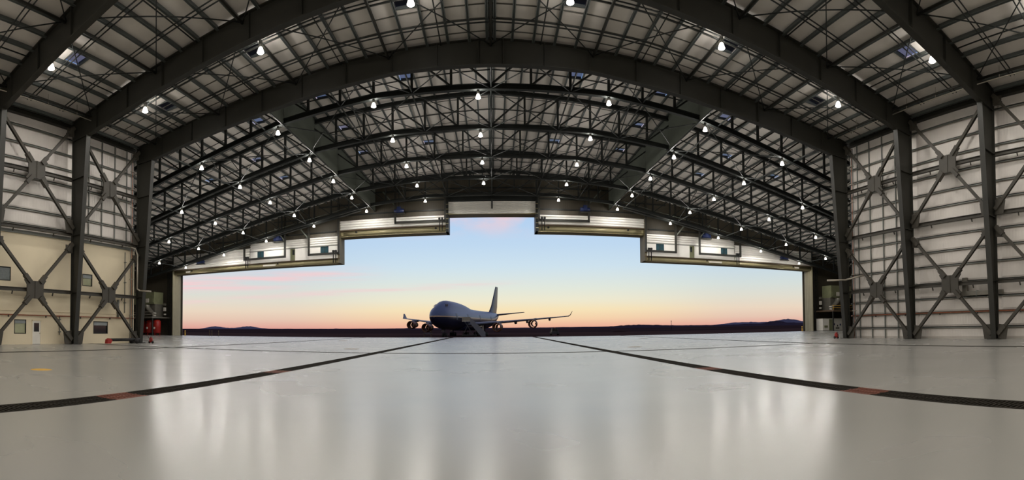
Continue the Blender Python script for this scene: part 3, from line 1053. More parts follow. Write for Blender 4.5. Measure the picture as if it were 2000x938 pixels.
# fabric leaves of the lift-up door, folded above the headers
def fabric(label, x0, x1, z0, z1, nf, sag=0.0):
    t = thing('fabric_door_leaf', label, 'hangar door', ((x0 + x1) / 2, YI + .3, z0), 'fabric door leaves')
    dz = (z1 - z0) / nf
    for k in range(nf):
        za, zc = z0 + k * dz, z0 + (k + 1) * dz
        prof = [(YI + .3, za), (YI + .06, za + dz * .2), (YI, za + dz * .5), (YI + .06, za + dz * .8), (YI + .3, zc)]
        nseg = 10
        rings = []
        for i in range(nseg + 1):
            x = x0 + (x1 - x0) * i / nseg
            s_ = sag * (4 * (i / nseg - .5) ** 2) ** 3
            rings.append([(x, py + random.uniform(-.02, .02), pz + s_ * (1 - k / nf) * .5) for py, pz in prof])
        f_ = M()
        m_ = len(prof)
        f_.add([p for r in rings for p in r], [(i * m_ + j, i * m_ + j + 1, (i + 1) * m_ + j + 1, (i + 1) * m_ + j) for i in range(nseg) for j in range(m_ - 1)], True)
        f_.build('fold', 'fabric', t)
    M().box(x0, x1, YI + .27, YI + .42, z0, z1).build('backing', 'fabric', t)
    return t


fabric('white pleated door fabric folded above the tall centre slot', -W3 - .05, W3 + .05, 23.1, 25.45, 9, .35)
for sx in (-1, 1):
    a, b = sorted((sx * (W3 + .55), sx * (W2 - .05)))
    fabric('white folded door fabric above the middle %s header' % SIDE[sx], a, b, H2 + 1.3, 22.95, 4)
    a, b = sorted((sx * 49.9, sx * W1))
    fabric('white folded door fabric above the low %s header, outer end' % SIDE[sx], a, b, H1 + 1.02, H1 + 4.4, 7)
    a, b = sorted((sx * (W2 + .45), sx * 49.7))
    fabric('white folded door fabric above the %s wall panel' % SIDE[sx], a, b, 18.25, 20.05, 4)
    # white panelled housing with a door and two windows on the header
    hr = thing('header_housing', 'white panelled housing with door and dark windows on the low %s header' % SIDE[sx], 'housing', (sx * 41, YI + .2, H1 + 1.02), 'header housings')
    cuts = [29.85, 31.8, 33.55, 39.1, 40.2, 46.4, 48.05, 49.7]
    for c0, c1 in zip(cuts, cuts[1:]):
        p0, p1 = sorted((sx * c0, sx * c1))
        win = (c0, c1) in ((31.8, 33.55), (46.4, 48.05))
        if win:
            wd = M().box(p0, p1, YI + .22, YI + .27, 16.7, 18.2).build('window', 'teal', hr)
            M().box((p0 + p1) / 2 - .04, (p0 + p1) / 2 + .04, YI + .15, YI + .22, 16.7, 18.2).build('mullion', 'truss', wd)
            M().box(p0, p1, YI + .05, YI + .3, H1 + 1.02, 16.7).build('panel', 'fabric', hr)
        elif (c0, c1) == (39.1, 40.2):
            dd = M().box(p0, p1, YI + .1, YI + .3, H1 + 1.02, 18.15).build('door', 'olive', hr)
            M().box(p0 + (.5 if sx < 0 else .15), p1 - (.15 if sx < 0 else .5), YI + .07, YI + .1, 16.9, 17.9).build('door_pane', 'glassdark', dd)
        else:
            M().box(p0, p1, YI + .05, YI + .3, H1 + 1.02, 18.2).build('panel', 'fabric', hr)
    M().box(min(sx * 29.85, sx * 49.7), max(sx * 29.85, sx * 49.7), YI, YI + .06, 18.13, 18.25).build('joint_strip', 'girt', hr)
    # dark hanging frames in front of the leaves
    for k, (xa, xb, zl, xv, lab) in enumerate(((41.0, 50.7, 16.5, 41.0, 'outer'), (29.4, 35.7, 16.5, 35.7, 'inner'), (8.7, 18.1, 21.7, 18.1, 'highest'))):
        hf = thing('hanging_frame', 'dark U shaped hanging frame at the %s header, %s of three' % (SIDE[sx], lab), 'frame', (sx * (xa + xb) / 2, 83.8, zl), 'door hanging frames')
        M().beam((sx * xa, 83.8, zl), (sx * xb, 83.8, zl), .36, .4).build('cross_beam', 'steel', hf)
        for xv_ in (xa, xb):
            M().beam((sx * xv_, 83.8, zl - .2), (sx * xv_, 83.8, zf(xv_) + .1), .32, .36, (0, 1, 0)).build('upright', 'steel', hf)
        M().beam((sx * xv, 83.8, zl + 3.2), (sx * (xv + 2.4), 83.8, zl + 6.0), .2, .22, (0, 1, 0)).build('knee', 'curtain', hf)
        for q in (.5, 1.0):
            x = sx * ((xa if k else xb) + (q if k else -q))
            M().tube((x, 83.6, zl - 1.9), (x, 83.6, zl + .6), .1, 6).build('drive_rod', 'black', hf)
            M().box(x - .2, x + .2, 83.4, 83.7, zl + .2, zl + .55).build('shackle', 'black', hf)
    # winch motors
    for k, (x, z) in enumerate(((42.6, 20.2), (17.4, 23.9), (62.5, 17.0))):
        wm = thing('winch_motor', 'dark blue winch motor at the %s header, %s' % (SIDE[sx], ['above the wall panel', 'beside the tall slot', 'outer end'][k]), 'motor', (sx * x, 83.9, z))
        M().tube((sx * (x - .9), 83.9, z), (sx * (x + .9), 83.9, z), .42, 12).build('drum', 'blue', wm)
        M().box(sx * x - .35, sx * x + .35, 83.5, 84.3, z - .2, z + .75).build('gearbox', 'blue', wm)
        M().box(sx * x - 1.1, sx * x + 1.1, 83.5, 84.3, z - .6, z - .42).build('mount', 'steel', wm)
        M().beam((sx * x, 83.9, z + .5), (sx * x, 83.9, zf(x) + .1), .16, .16, (0, 1, 0)).build('hanger', 'steel', wm)
# walkway along the inside of the front wall, dark
for sx in (-1, 1):
    cw = thing('catwalk', 'dark sloping catwalk under the last truss on the %s side' % SIDE[sx], 'catwalk', (sx * 50, 82.6, 16), 'catwalks')
    pts = [(24.5, 24.2), (30, 23.0), (72, 15.2)]
    for (xa, za), (xb, zb2) in zip(pts, pts[1:]):
        M().beam((sx * xa, 82.6, za), (sx * xb, 82.6, zb2), .7, .25).build('deck', 'truss', cw)
        M().tube((sx * xa, 82.1, za + 1.1), (sx * xb, 82.1, zb2 + 1.1), .05, 6).build('rail', 'curtain', cw)
    for q in range(12):
        x = 26 + q * 4
        z = interp(pts, x)
        M().beam((sx * x, 82.1, z), (sx * x, 82.1, z + 1.1), .06, .06, (0, 1, 0)).build('baluster', 'truss', cw)
        if q % 2 == 0:
            M().beam((sx * x, 82.8, z), (sx * x, 82.8, zf(x) + .1), .1, .1, (0, 1, 0)).build('hanger', 'truss', cw)


# ------------------------------------------------------------------ plant in the corners behind the end columns
def plant(sx):
    sd = SIDE[sx]
    t = thing('plant_platform', 'steel equipment platform on posts in the %s corner by the door' % sd, 'platform', (sx * 78, 84, 0))
    zt = 4.5 if sx < 0 else 5.0
    a, b = sorted((sx * 73.9, sx * 85.5))
    M().box(a, b, 80, 87.3, zt - .35, zt).build('deck', 'darkbrown' if sx > 0 else 'duct', t)
    for x in (74, 78, 82, 85):
        M().beam((sx * x, 80.3, 0), (sx * x, 80.3, zt - .35), .25, .25, (0, 1, 0)).build('post', 'steel', t)
        M().beam((sx * x, 80.1, zt), (sx * x, 80.1, zt + 1.1), .06, .06, (0, 1, 0)).build('rail_post', 'yellow' if sx > 0 else 'steel', t)
    for z in (.55, 1.1):
        M().tube((sx * 73.6, 80.1, zt + z), (sx * 85.5, 80.1, zt + z), .04, 6).build('rail', 'yellow' if sx > 0 else 'conduit', t)
    u = thing('air_unit', 'olive air handling unit with round duct on the %s platform' % sd, 'air handler', (sx * 78, 84.5, zt))
    a, b = sorted((sx * 76.2, sx * 83))
    M().box(a, b, 83.2, 86.6, zt + 3.2, zt + 6.2).build('casing', 'olive', u)
    M().box(a, b, 83.6, 86.6, zt + .1, zt + 3.2).build('plenum', 'duct', u)
    for q in range(4):
        x = sx * (76.9 + q * 1.5)
        M().box(x - .5, x + .5, 83.1, 83.2, zt + 3.6, zt + 4.6).build('panel', 'offwhite' if q == 1 else 'olive', u)
    rg = [[(sx * (75.6 - .2) + sx * 2.6 * sin(h_ * pi / 2 / 6) * 1.0 + .9 * cos(2 * pi * i / 12) * .8, 82.6 + .8 * sin(2 * pi * i / 12), zt + .6 + 2.4 * h_ / 6) for i in range(12)] for h_ in range(7)]
    M().loft(rg).build('duct_elbow', 'duct', u)
    M().tube((sx * 75.5, 82.6, zt + .1), (sx * 75.5, 82.6, zt + 1.0), .5, 12).build('fan_cone', 'offwhite', u)
    for z_, w_, h_, m_ in ((zt + 1.5, .5, .9, 'offwhite'), (zt + 2.9, .45, .5, 'duct'), (zt + .5, .4, .35, 'offwhite')):
        M().box(*sorted((sx * 74.6, sx * (74.6 + w_))), 85.5, 86, z_, z_ + h_).build('junction_box', m_, u)
    lp = thing('lattice_post', 'slim dark lattice post beside the %s jamb' % sd, 'post', (sx * 73.9, 86.4, 0))
    for dx in (0, .8):
        for dy in (0, .5):
            M().beam((sx * (73.6 + dx), 86.3 + dy, 0), (sx * (73.6 + dx), 86.3 + dy, 15.6), .14, .14, (0, 1, 0)).build('leg', 'steel', lp)
    for q in range(10):
        z = .4 + q * 1.5
        M().beam((sx * 73.6, 86.3, z), (sx * 74.4, 86.3, z + 1.3), .08, .08, (0, 1, 0)).build('lacing', 'steel', lp)


plant(-1)
plant(1)
for k, x in enumerate((-74.6, -77.0, -79.4)):
    tk = thing('foam_tank', 'red foam tank under the left platform, %s from the door' % ORD[k], 'tank', (x, 82.6, 0), 'red foam tanks')
    M().lathe([(0, .5), (.7, .5), (.95, .75), (.95, 3.3), (.7, 3.7), (0, 3.8)], 16, (x, 82.6, 0)).build('vessel', 'red', tk)
    for a in range(3):
        c_, s_ = cos(a * 2.09 + .5), sin(a * 2.09 + .5)
        M().beam((x + .75 * c_, 82.6 + .75 * s_, 0), (x + .7 * c_, 82.6 + .7 * s_, .9), .14, .14, (0, 1, 0)).build('leg', 'red', tk)
    M().box(x - .2, x + .2, 81.55, 81.68, 1.5, 2.0).build('notice', 'white', tk)
    M().tube((x, 81.7, 3.0), (x, 81.4, 3.0), .1, 8).build('valve', 'black', tk)
cb = thing('equipment_container', 'white equipment container with olive door in the right corner', 'container', (76.4, 84.6, 0))
M().box(73.55, 80.2, 83.6, 86.0, .08, 2.95).build('body', 'white', cb)
M().box(75.6, 76.9, 83.52, 83.6, .15, 2.8).build('door', 'olive', cb)
for x, z, w_, h_, mm in ((74.0, .8, 1.1, .5, 'olive'), (77.2, 1.3, .3, .5, 'blue'), (78.3, 1.0, .25, .4, 'black'), (79.2, 1.2, .35, .5, 'blue'), (77.8, .4, 1.2, .4, 'duct')):
    M().box(x, x + w_, 83.5, 83.6, z, z + h_).build('fitting', mm, cb)
M().box(73.5, 80.25, 83.55, 86.05, 2.95, 3.02).build('roof_rim', 'offwhite', cb)

# wheeled extinguishers and a floor barrier by the end columns
for x, y, lab in ((-33.9, 36.6, 'red wheeled extinguisher at the foot of the left end column'), (34.4, 36.9, 'red wheeled extinguisher at the foot of the right end column')):
    ex = thing('fire_extinguisher', lab, 'fire extinguisher', (x, y, 0), 'wheeled extinguishers')
    M().lathe([(0, .1), (.16, .11), (.19, .2), (.19, .52), (.12, .62), (.05, .66), (.05, .74), (0, .74)], 14, (x, y, 0)).build('cylinder', 'red', ex)
    for s_ in (-1, 1):
        M().lathe([(0, -.04), (.14, -.04), (.14, .04), (0, .04)], 14, (x + s_ * .24, y, .14), 'X').build('wheel', 'black', ex)
    M().tube((x - .24, y, .14), (x + .24, y, .14), .03, 6).build('axle', 'black', ex)
    M().tube((x - .1, y - .16, .55), (x - .1, y - .4, .75), .025, 6).build('handle', 'black', ex)
    M().tube((x + .05, y - .1, .7), (x + .2, y - .18, .3), .025, 6).build('hose', 'black', ex)
tb = thing('tow_bar', 'dark tow bar with orange-red hitch lying beside the left end column', 'tow bar', (-34.6, 32.9, 0))
M().tube((-34.5, 31.2, .42), (-34.5, 35.4, .42), .15, 10).build('bar', 'black', tb)
M().prism([(-34.7, 30.6, .05), (-34.7, 31.1, .05), (-34.7, 31.3, .4), (-34.7, 30.95, .58), (-34.7, 30.65, .45)], (.4, 0, 0)).build('hitch', 'red', tb)
for s_ in (-1, 1):
    M().lathe([(0, -.07), (.3, -.07), (.3, .07), (0, .07)], 14, (-34.5 + s_ * .4, 34.6, .3), 'X').build('wheel', 'black', tb)
M().tube((-34.9, 34.6, .3), (-34.1, 34.6, .3), .05, 6).build('axle', 'black', tb)


# ------------------------------------------------------------------ high bay lamps
def lamp_proto():
    t = thing('high_bay_lamp', 'lamp', 'lamp', (0, 0, 0))
    M().lathe([(0, .95), (.13, .93), (.15, .62), (.15, .42), (0, .42)], 12).build('ballast_housing', 'steel', t)
    M().lathe([(.1, .42), (.16, .34), (.23, .12), (.26, 0)], 14).build('refractor', 'bell', t)
    M().lathe([(0, -.03), (.15, -.02), (.23, .02), (.23, .05), (0, .05)], 14).build('lens', 'bulb', t)
    ld = bpy.data.lights.new('lamp_light', 'SPOT')
    ld.spot_size = math.radians(178)
    ld.spot_blend = 0.1
    ld.energy = LAMP_W
    ld.color = LAMP_C
    ld.shadow_soft_size = 0.2
    lo = bpy.data.objects.new('lamp_light', ld)
    COL.objects.link(lo)
    lo.parent = t
    lo.location = (0, 0, -.3)
    lu = bpy.data.lights.new('refractor_light', 'POINT')      # the glow that leaks up through the prismatic refractor
    lu.energy = UP_W
    lu.color = LAMP_C
    lu.shadow_soft_size = 0.34
    lv = bpy.data.objects.new('refractor_light', lu)
    COL.objects.link(lv)
    lv.parent = t
    lv.location = (0, 0, .3)
    return t


LPROTO = lamp_proto()
used = False


def lamp(x, y, z, label, group, rod=None):
    global used
    o = LPROTO if not used else copy_tree(LPROTO)
    used = True
    o.location = (x, y, z)
    tag(o, label, 'lamp', group)
    M().tube((0, 0, .9), (0, 0, rod - z), .03, 6).build('hanger_rod', 'steel').parent = o
    return o


LX = [(-1.3, 24.65), (12.0, 24.6), (23.0, 23.42), (33.55, 21.4), (44.0, 19.35), (54.3, 17.35), (64.7, 15.4)]
for ti, y in enumerate(YT):
    nmax = [4, 5, 6, 7, 7][ti]
    rw_ = ['nearest row of the door hall', 'second row of the door hall', 'third row of the door hall', 'fourth row of the door hall', 'row closest to the door headers'][ti]
    for k, (x, z) in enumerate(LX[:nmax]):
        if k == 0:
            if ti < 4:
                lamp(x, y, z, 'lit lamp under the ridge, %s' % rw_, 'high bay lamps of the door hall', zb(x) + .05)
            continue
        for sx in (-1, 1):
            lamp(sx * x, y, z, '%s lit lamp %s of the ridge, %s' % (ORD[k - 1], SIDE[sx], rw_), 'high bay lamps of the door hall', max(z + 1.0, zb(x) + .05))
for ri, y in enumerate((29.4, 19.2, 10.0, 1.0, -9.0, -18.0)):
    for k, (x, z) in enumerate(((5.26, 23.15), (16.45, 22.25), (28.2, 21.1))):
        for sx in (-1, 1):
            lamp(sx * x, y, z, '%s large lit lamp %s of the ridge, near hall, %s' % (ORD[k], SIDE[sx], ['row by the full frame', 'second row from the full frame', 'third row back', 'fourth row back', 'fifth row back', 'sixth row back'][ri]),
                 'high bay lamps of the near hall', zr(x) + .33)

# ------------------------------------------------------------------ outside: apron, desert, hills
gm = M()
rows = [(DOOR + .6, -.02), (110, -.65), (240, -.65)]
for (ya, za), (yb, zb2) in zip(rows, rows[1:]):
    gm.add([(-260, ya, za), (260, ya, za), (260, yb, zb2), (-260, yb, zb2)], [(0, 1, 2, 3)])
struct(gm.build('ground_apron', 'asphalt'), 'dark asphalt apron outside the door')
gm = M()
gm.add([(-9000, -200, -.9), (9000, -200, -.9), (9000, 9000, -.9), (-9000, 9000, -.9)], [(0, 1, 2, 3)])
gm.v = [Vector(p) for p in ((-9000, 60, -.9), (9000, 60, -.9), (9000, 9000, -.9), (-9000, 9000, -.9))]
struct(gm.build('ground_desert', 'desert'), 'flat dark desert beyond the apron')


def hills(name, m, dist, peaks, label, base=-2.0, x0=-7000, x1=7000, step=60):
    mm = M()
    vs_, fs_ = [], []
    n = int((x1 - x0) / step)
    rr = random.Random(len(peaks) * 13 + int(dist))
    for i in range(n + 1):
        x = x0 + i * step
        h = 0
        for px, w_, hh in peaks:
            h += hh * math.exp(-((x - px) / w_) ** 2)
        h += (abs(rr.gauss(0, 1)) * .06 + .03) * h
        vs_ += [(x, dist - 260, base), (x, dist - 90, base + h * .55), (x, dist, base + h), (x, dist + 400, base)]
    for i in range(n):
        for j in range(3):
            a = i * 4 + j
            fs_.append((a, a + 4, a + 5, a + 1))
    mm.add(vs_, fs_, False)
    return struct(mm.build(name, m), label)


# peak list: (x, half width, height)
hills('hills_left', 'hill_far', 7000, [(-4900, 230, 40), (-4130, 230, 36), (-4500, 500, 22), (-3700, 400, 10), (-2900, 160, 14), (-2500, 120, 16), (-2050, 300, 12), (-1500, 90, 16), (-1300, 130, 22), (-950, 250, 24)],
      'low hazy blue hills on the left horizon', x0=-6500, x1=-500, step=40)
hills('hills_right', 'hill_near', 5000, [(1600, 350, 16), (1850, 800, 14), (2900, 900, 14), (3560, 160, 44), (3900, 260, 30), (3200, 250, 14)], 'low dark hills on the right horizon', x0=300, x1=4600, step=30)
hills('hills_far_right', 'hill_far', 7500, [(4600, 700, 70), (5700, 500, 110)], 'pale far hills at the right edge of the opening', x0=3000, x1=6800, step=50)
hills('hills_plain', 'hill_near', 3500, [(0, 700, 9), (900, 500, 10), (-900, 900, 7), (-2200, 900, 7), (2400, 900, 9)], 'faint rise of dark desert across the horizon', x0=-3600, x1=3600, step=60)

ms = thing('mast', 'thin distant pole standing on the desert right of centre', 'pole', (164.5, 400, -.9))
M().tube((164.5, 400, -.9), (164.5, 400, 7.8), .22, 6).build('shaft', 'vehicle', ms)
M().tube((164.5, 400, 6.6), (164.5, 400, 7.0), .4, 6).build('collar', 'vehicle', ms)
for k, (x, y) in enumerate(((-70.6, 88.6), (71.2, 88.7), (-64.5, 90.5), (-63.9, 90.6), (-62.2, 91))):
    bo = thing('bollard', ['yellow bollard outside the left jamb', 'yellow bollard outside the right jamb', 'slim bollard of the trio outside left, leftmost', 'slim bollard of the trio outside left, middle', 'slim bollard of the trio outside left, rightmost'][k],
               'bollard', (x, y, -.1))
    M().lathe([(.16 if k < 2 else .1, -.1), (.16 if k < 2 else .1, 1.15), (.1, 1.25), (0, 1.27)], 10, (x, y, 0)).build('post', 'yellow' if k < 2 else 'darkbrown', bo)
    M().lathe([(.17 if k < 2 else .11, .8), (.17 if k < 2 else .11, .95)], 10, (x, y, 0)).build('band', 'black', bo)


# dark tow tractor right of the plane
def wheel(parent, x, y, z, r, w_, axis='X', m='black'):
    return M().lathe([(0, -w_ / 2), (r * .55, -w_ / 2), (r * .6, -w_ / 2 + .02), (r * .92, -w_ / 2), (r, -w_ / 4), (r, w_ / 4), (r * .92, w_ / 2), (r * .6, w_ / 2 - .02), (r * .55, w_ / 2), (0, w_ / 2)],
                     16, (x, y, z), axis).build('wheel', m, parent)


G = -.65
vt = thing('tow_tractor', 'dark tow tractor parked right of the plane', 'vehicle', (20.3, 150, G))
M().box(19.0, 21.6, 147.6, 152.4, G + .45, G + 1.1).build('chassis', 'vehicle', vt)
M().prism([(19.2, 148.2, G + 1.1), (21.4, 148.2, G + 1.1), (21.2, 148.4, G + 2.3), (19.4, 148.4, G + 2.3)], (0, 1.8, 0)).build('cab', 'vehicle', vt)
M().box(19.5, 21.1, 148.2, 148.3, G + 1.35, G + 2.1).build('windscreen', 'glassdark', vt)
M().box(19.3, 21.3, 150.4, 152.2, G + 1.1, G + 1.6).build('hood', 'vehicle', vt)
M().tube((20.3, 149.2, G + 2.3), (20.3, 149.2, G + 2.55), .12, 8).build('beacon', 'orange', vt)
for x in (19.1, 21.5):
    for y in (148.6, 151.4):
        wheel(vt, x, y, G + .5, .5, .35)
lm = M()
rr = random.Random(3)
rings = []
for i in range(9):
    u = i / 8
    x = 60 + 9 * u
    h = 1.3 * sin(pi * min(1, max(.02, u))) ** .6 + .1
    rings.append([(x, 230 + 2.5 * cos(a * pi / 4), -.9 + max(0, h * sin(a * pi / 4)) + rr.uniform(0, .08)) for a in range(8)])
lm.loft(rings)
tag(lm.build('scrub_mound', 'desert'), 'low dark mound of scrub on the desert right of the tractor', 'mound')

# ------------------------------------------------------------------ the four-engined plane outside, nose to the left of us
PSI = math.radians(14.8)
STN = 45.0
cxp, cyp = -4.1, 165.0
pl = thing('jumbo_jet', 'parked four-engined jumbo jet with navy belly and humped nose, facing the hangar', 'airplane', (cxp, cyp, G))
pl.rotation_euler = (0, 0, -PSI)
LOC[pl.name] = Vector((0, 0, 0))
# local: nose towards -y; y = station - 45; x = port side (right in the picture)


def sec(st, zb_, zt_, hw, hump=0):
    """fuselage ring: lower circle with a narrower lobe on top of it at the upper deck"""
    n = 28
    ring = []
    zc = zb_ + (min(zt_, 8.75 if hump else zt_) - zb_) / 2
    rv = (min(zt_, 8.75 if hump else zt_) - zb_) / 2
    for i in range(n):
        a = 2 * pi * i / n
        dx, dz = cos(a), sin(a)
        r = 1 / math.sqrt((dx / hw) ** 2 + (dz / rv) ** 2)
        if hump:
            zc2 = zt_ - 2.35
            b2 = hw * .74
            k = zc2 - zc
            A = (dx / b2) ** 2 + (dz / 2.35) ** 2
            B = -2 * dz * k / 2.35 ** 2
            Cc = (k / 2.35) ** 2 - 1
            disc = B * B - 4 * A * Cc
            if disc > 0:
                r2 = (-B + math.sqrt(disc)) / (2 * A)
                r = max(r, r2)
        ring.append(Vector((r * dx, st - STN, zc + r * dz)))
    return ring


SECS = [(-.6, 5.3, 6.0, .35, 0), (-.1, 4.5, 6.9, 1.15, 0), (.8, 3.8, 7.6, 1.8, 0), (2.2, 3.2, 8.5, 2.4, 0), (3.6, 2.75, 9.15, 2.8, 1), (5.0, 2.45, 9.8, 3.05, 1), (6.5, 2.3, 10.25, 3.25, 1), (9, 2.15, 10.45, 3.35, 1),
        (12, 2.1, 10.45, 3.4, 1), (16, 2.1, 10.3, 3.4, 1), (20, 2.1, 10.05, 3.4, 1), (24, 2.1, 9.65, 3.4, 1), (27, 2.1, 9.2, 3.35, 1), (30, 2.2, 8.85, 3.3, 1), (33, 2.2, 8.7, 3.25, 0), (48, 2.2, 8.7, 3.25, 0),
        (53, 2.8, 8.75, 3.0, 0), (58, 4.0, 8.75, 2.5, 0), (63, 5.6, 8.6, 1.8, 0), (67, 6.9, 8.4, 1.0, 0), (70, 7.6, 8.0, .3, 0)]
fus = M().loft([sec(*q) for q in SECS]).build('fuselage', 'livery', pl)


def hull_x(st, z):
    best = 3.2
    for (a, *ra), (b, *rb_2) in zip(SECS, SECS[1:]):
        if a <= st <= b:
            u = (st - a) / (b - a)
            q = [p + (r - p) * u for p, r in zip(ra, rb_2)]
            zt_ = min(q[1], 8.75)
            zc, rv = (q[0] + zt_) / 2, (zt_ - q[0]) / 2
            best = q[2] * math.sqrt(max(.05, 1 - ((z - zc) / rv) ** 2))
    return best


# cockpit glazing follows the brow
cg = M()
for i in range(-3, 4):
    a0, a1 = (i - .42) * .3, (i + .42) * .3
    rg = []
    for st0, z in ((3.75, 8.55), (4.5, 9.2)):
        for a in (a0, a1):
            hw = 2.15 if z < 8.6 else 1.85
            rg.append((hw * sin(a) * 1.22, st0 - STN - .22 + 2.0 * (1 - cos(a)), z))
    cg.add(rg, [(0, 1, 3, 2)])
cg.build('cockpit_window', 'glassdark', fus)
for q in range(4):
    st = (9.0, 19.5, 33.0, 47.0)[q]
    for sx in (-1, 1):
        dv, df = [], []
        for i in range(6):
            z = 4.9 + 1.9 * i / 5
            for ys_ in (-.55, .55):
                dv.append((sx * (hull_x(st + ys_, z) + .03), st - STN + ys_, z))
        dm_ = M().add(dv, [(2 * i, 2 * i + 1, 2 * i + 3, 2 * i + 2) for i in range(5)])
        dm_.build('cabin_door', 'planegrey', fus)
bel = M().loft([[(x * w_, st - STN, 1.75 + dz) for x, dz in ((-3.4, 1.6), (-3.0, .5), (-2, .05), (2, .05), (3.0, .5), (3.4, 1.6), (2.5, 2.2), (-2.5, 2.2))] for st, w_ in ((18, .5), (21, .95), (34, 1.0), (39, .6))])
bel.build('belly_fairing', 'navy', pl)


def foil(p, chord, th):
    """one aerofoil ring starting at leading edge p, chord running aft"""
    prof = [(0, 0), (.05, .45), (.25, .85), (.5, .8), (.8, .35), (1, .04), (.8, -.2), (.5, -.38), (.25, -.42), (.05, -.28)]
    return [Vector((p[0], p[1] + u * chord, p[2] + w_ * th)) for u, w_ in prof]


for sx in (-1, 1):
    # wing: root, crank, tip then winglet
    S_ = [((sx * 2.6, 19.5 - STN, 3.5), 16.5, 1.0), ((sx * 11.7, 27.5 - STN, 4.35), 10.2, .62), ((sx * 21, 35.5 - STN, 5.3), 7.2, .42), ((sx * 31.2, 44.4 - STN, 6.45), 4.1, .22)]
    wg = M().loft([foil(*q) for q in S_]).build('wing', 'planegrey', pl)
    M().loft([foil((sx * 31.2, 44.4 - STN, 6.45), 4.1, .2), [Vector((p.x + sx * .6, p.y + .9, p.z)) for p in foil((sx * 31.2, 45.2 - STN, 6.95), 3.0, .15)],
              [Vector((p.x + sx * 1.25, p.y + 1.8, p.z)) for p in foil((sx * 31.2, 45.9 - STN, 8.3), 1.3, .1)]]).build('winglet', 'planegrey', wg)
    for fx, fst, fz in ((7.5, 33.5, 3.5), (14.5, 36.2, 4.3), (18, 38.6, 4.6), (25, 43.3, 5.4)):
        rg = [[(sx * fx + r * .35 * cos(2 * pi * i / 8), fst - STN + d, fz + r * .55 * sin(2 * pi * i / 8)) for i in range(8)] for d, r in ((-2.2, .2), (-.8, 1), (1.2, .8), (2.6, .1))]
        M().loft(rg).build('flap_fairing', 'planegrey', wg)
    # empty nacelles: a cowl ring, a smaller ring behind it and the pylon
    for ex, est, ez in ((11.7, 22.3, 2.75), (21.2, 31.2, 3.75)):
        en = M().lathe([(1.18, -1.4), (1.3, -1.45), (1.42, -1.1), (1.42, .6), (1.3, 1.35), (1.12, 1.4), (1.1, 0)], 24, (sx * ex, est - STN, ez), 'Y', True).build('engine_cowl', 'bare', pl)
        M().lathe([(.86, 1.5), (.95, 1.45), (1.0, 1.8), (1.0, 3.2), (.9, 3.6), (.8, 3.6)], 24, (sx * ex, est - STN, ez + .1), 'Y', True).build('inner_ring', 'bare', en)
        M().prism([(sx * ex - .18, est - STN - .4, ez + 1.38), (sx * ex - .18, est - STN + 3.6, ez + 1.0), (sx * ex - .18, est - STN + 7.6, ez + 1.5), (sx * ex - .18, est - STN + 6.0, ez + 2.0), (sx * ex - .18, est - STN + 1.2, ez + 1.75)], (.36, 0, 0)).build('pylon', 'planegrey', pl)
        M().tube((sx * ex - .9, est - STN + 1.4, ez), (sx * ex - .6, est - STN + 1.6, ez + .1), .3, 6).build('strut', 'bare', en)
        M().tube((sx * ex + .9, est - STN + 1.4, ez), (sx * ex + .6, est - STN + 1.6, ez + .1), .3, 6).build('strut', 'bare', en)
    st_ = [((sx * .9, 60.5 - STN, 7.7), 8.0, .5), ((sx * 11.0, 68.2 - STN, 8.9), 2.6, .16)]
    M().loft([foil(*q) for q in st_]).build('tailplane', 'planegrey', pl)
# fin
fn = []
for (st, z, ch, th) in ((54.5, 8.3, 12.0, .55), (58.5, 11.2, 9.6, .45), (65.4, 19.35, 4.2, .2)):
    fn.append([Vector((w_ * th, st - STN + u * ch, z)) for u, w_ in ((0, 0), (.1, .6), (.35, 1), (.7, .6), (1, .03), (.7, -.6), (.35, -1), (.1, -.6))])
M().loft(fn).build('tail_fin', 'navy', pl)
# gear
for nm, gx_, gst, top, axles, wy in (('nose_gear', 0, 7.8, 2.6, (0,), .5), ('body_gear', 1.9, 33.0, 2.4, (-.75, .75), .55), ('body_gear', -1.9, 33.0, 2.4, (-.75, .75), .55),
                                     ('wing_gear', 5.5, 30.0, 3.5, (-.75, .75), .55), ('wing_gear', -5.5, 30.0, 3.5, (-.75, .75), .55)):
    gg = M().tube((gx_, gst - STN, .62), (gx_, gst - STN, top), .17, 8).build(nm, 'vehicle', pl)
    for a in axles:
        M().tube((gx_ - wy, gst - STN + a, .62), (gx_ + wy, gst - STN + a, .62), .09, 6).build('axle', 'vehicle', gg)
        for s_ in (-1, 1):
            wheel(gg, gx_ + s_ * wy, gst - STN + a, .62, .62, .42)
    M().box(gx_ - .7, gx_ - .64, gst - STN - 1.0, gst - STN + 1.0, 1.6, top).build('gear_door', 'planegrey', gg)

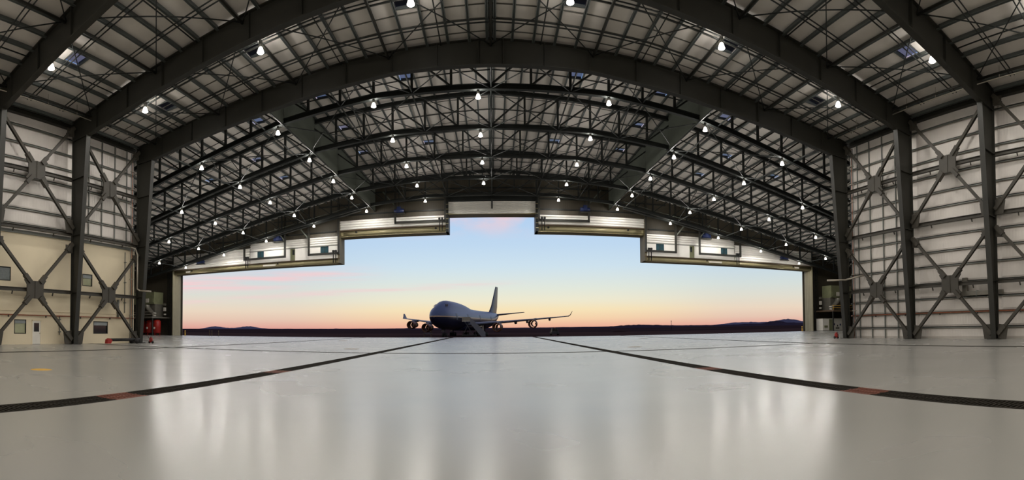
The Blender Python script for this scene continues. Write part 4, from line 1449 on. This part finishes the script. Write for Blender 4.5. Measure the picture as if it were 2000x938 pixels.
# passenger stairs on the port side
px, py = -7.35, 133.4
st = thing('passenger_stairs', 'pale mobile stairs standing at the side of the jet', 'stairs', (px, py, G))
pz = 4.0
M().box(px - 1.6, px + .8, py - .9, py + .9, pz - .2, pz).build('platform', 'offwhite', st)
for s_ in (-1, 1):
    M().box(px - 1.6, px + .8, py + s_ * .9 - .03, py + s_ * .9 + .03, pz, pz + 1.1).build('guard_panel', 'duct', st)
    M().prism([(px + .8, py + s_ * .85, pz - .8), (px + .8, py + s_ * .85, pz + .9), (px + 5.2, py + s_ * .85, G + 1.3), (px + 5.2, py + s_ * .85, G + .05), (px + 4.0, py + s_ * .85, G + .05)], (0, .06, 0)).build('side_panel', 'planegrey', st)
for q in range(16):
    u = (q + .5) / 16
    x = px + .8 + 4.2 * u
    z = pz - (pz - G - .25) * u
    M().box(x - .14, x + .14, py - .82, py + .82, z - .06, z - .02).build('step', 'offwhite', st)
for a, b in (((px - 1.4, G + .5), (px + .6, pz - .2)), ((px + 1.6, G + .5), (px - .8, pz - .2))):
    for s_ in (-1, 1):
        M().beam((a[0], py + s_ * .7, a[1]), (b[0], py + s_ * .7, b[1]), .12, .12, (0, 1, 0)).build('leg', 'vehicle', st)
M().box(px - 1.7, px + 2.6, py - .8, py + .8, G + .4, G + .6).build('chassis', 'vehicle', st)
for x in (px - 1.3, px + 2.1):
    for s_ in (-1, 1):
        wheel(st, x, py + s_ * .8, G + .38, .38, .22, 'Y')
# service stand under the outer engines on the left
sv = thing('engine_stand', 'low service stand below the left engines of the jet', 'stand', (-18.6, 130, G))
M().box(-19.8, -17.4, 129, 131, G + 1.0, G + 1.12).build('deck', 'vehicle', sv)
for x in (-19.6, -17.6):
    for y in (129.2, 130.8):
        M().beam((x, y, G), (x, y, G + 1.8), .1, .1, (0, 1, 0)).build('leg', 'darkbrown', sv)
for y in (129.2, 130.8):
    M().tube((-19.6, y, G + 1.8), (-17.6, y, G + 1.8), .05, 6).build('rail', 'darkbrown', sv)
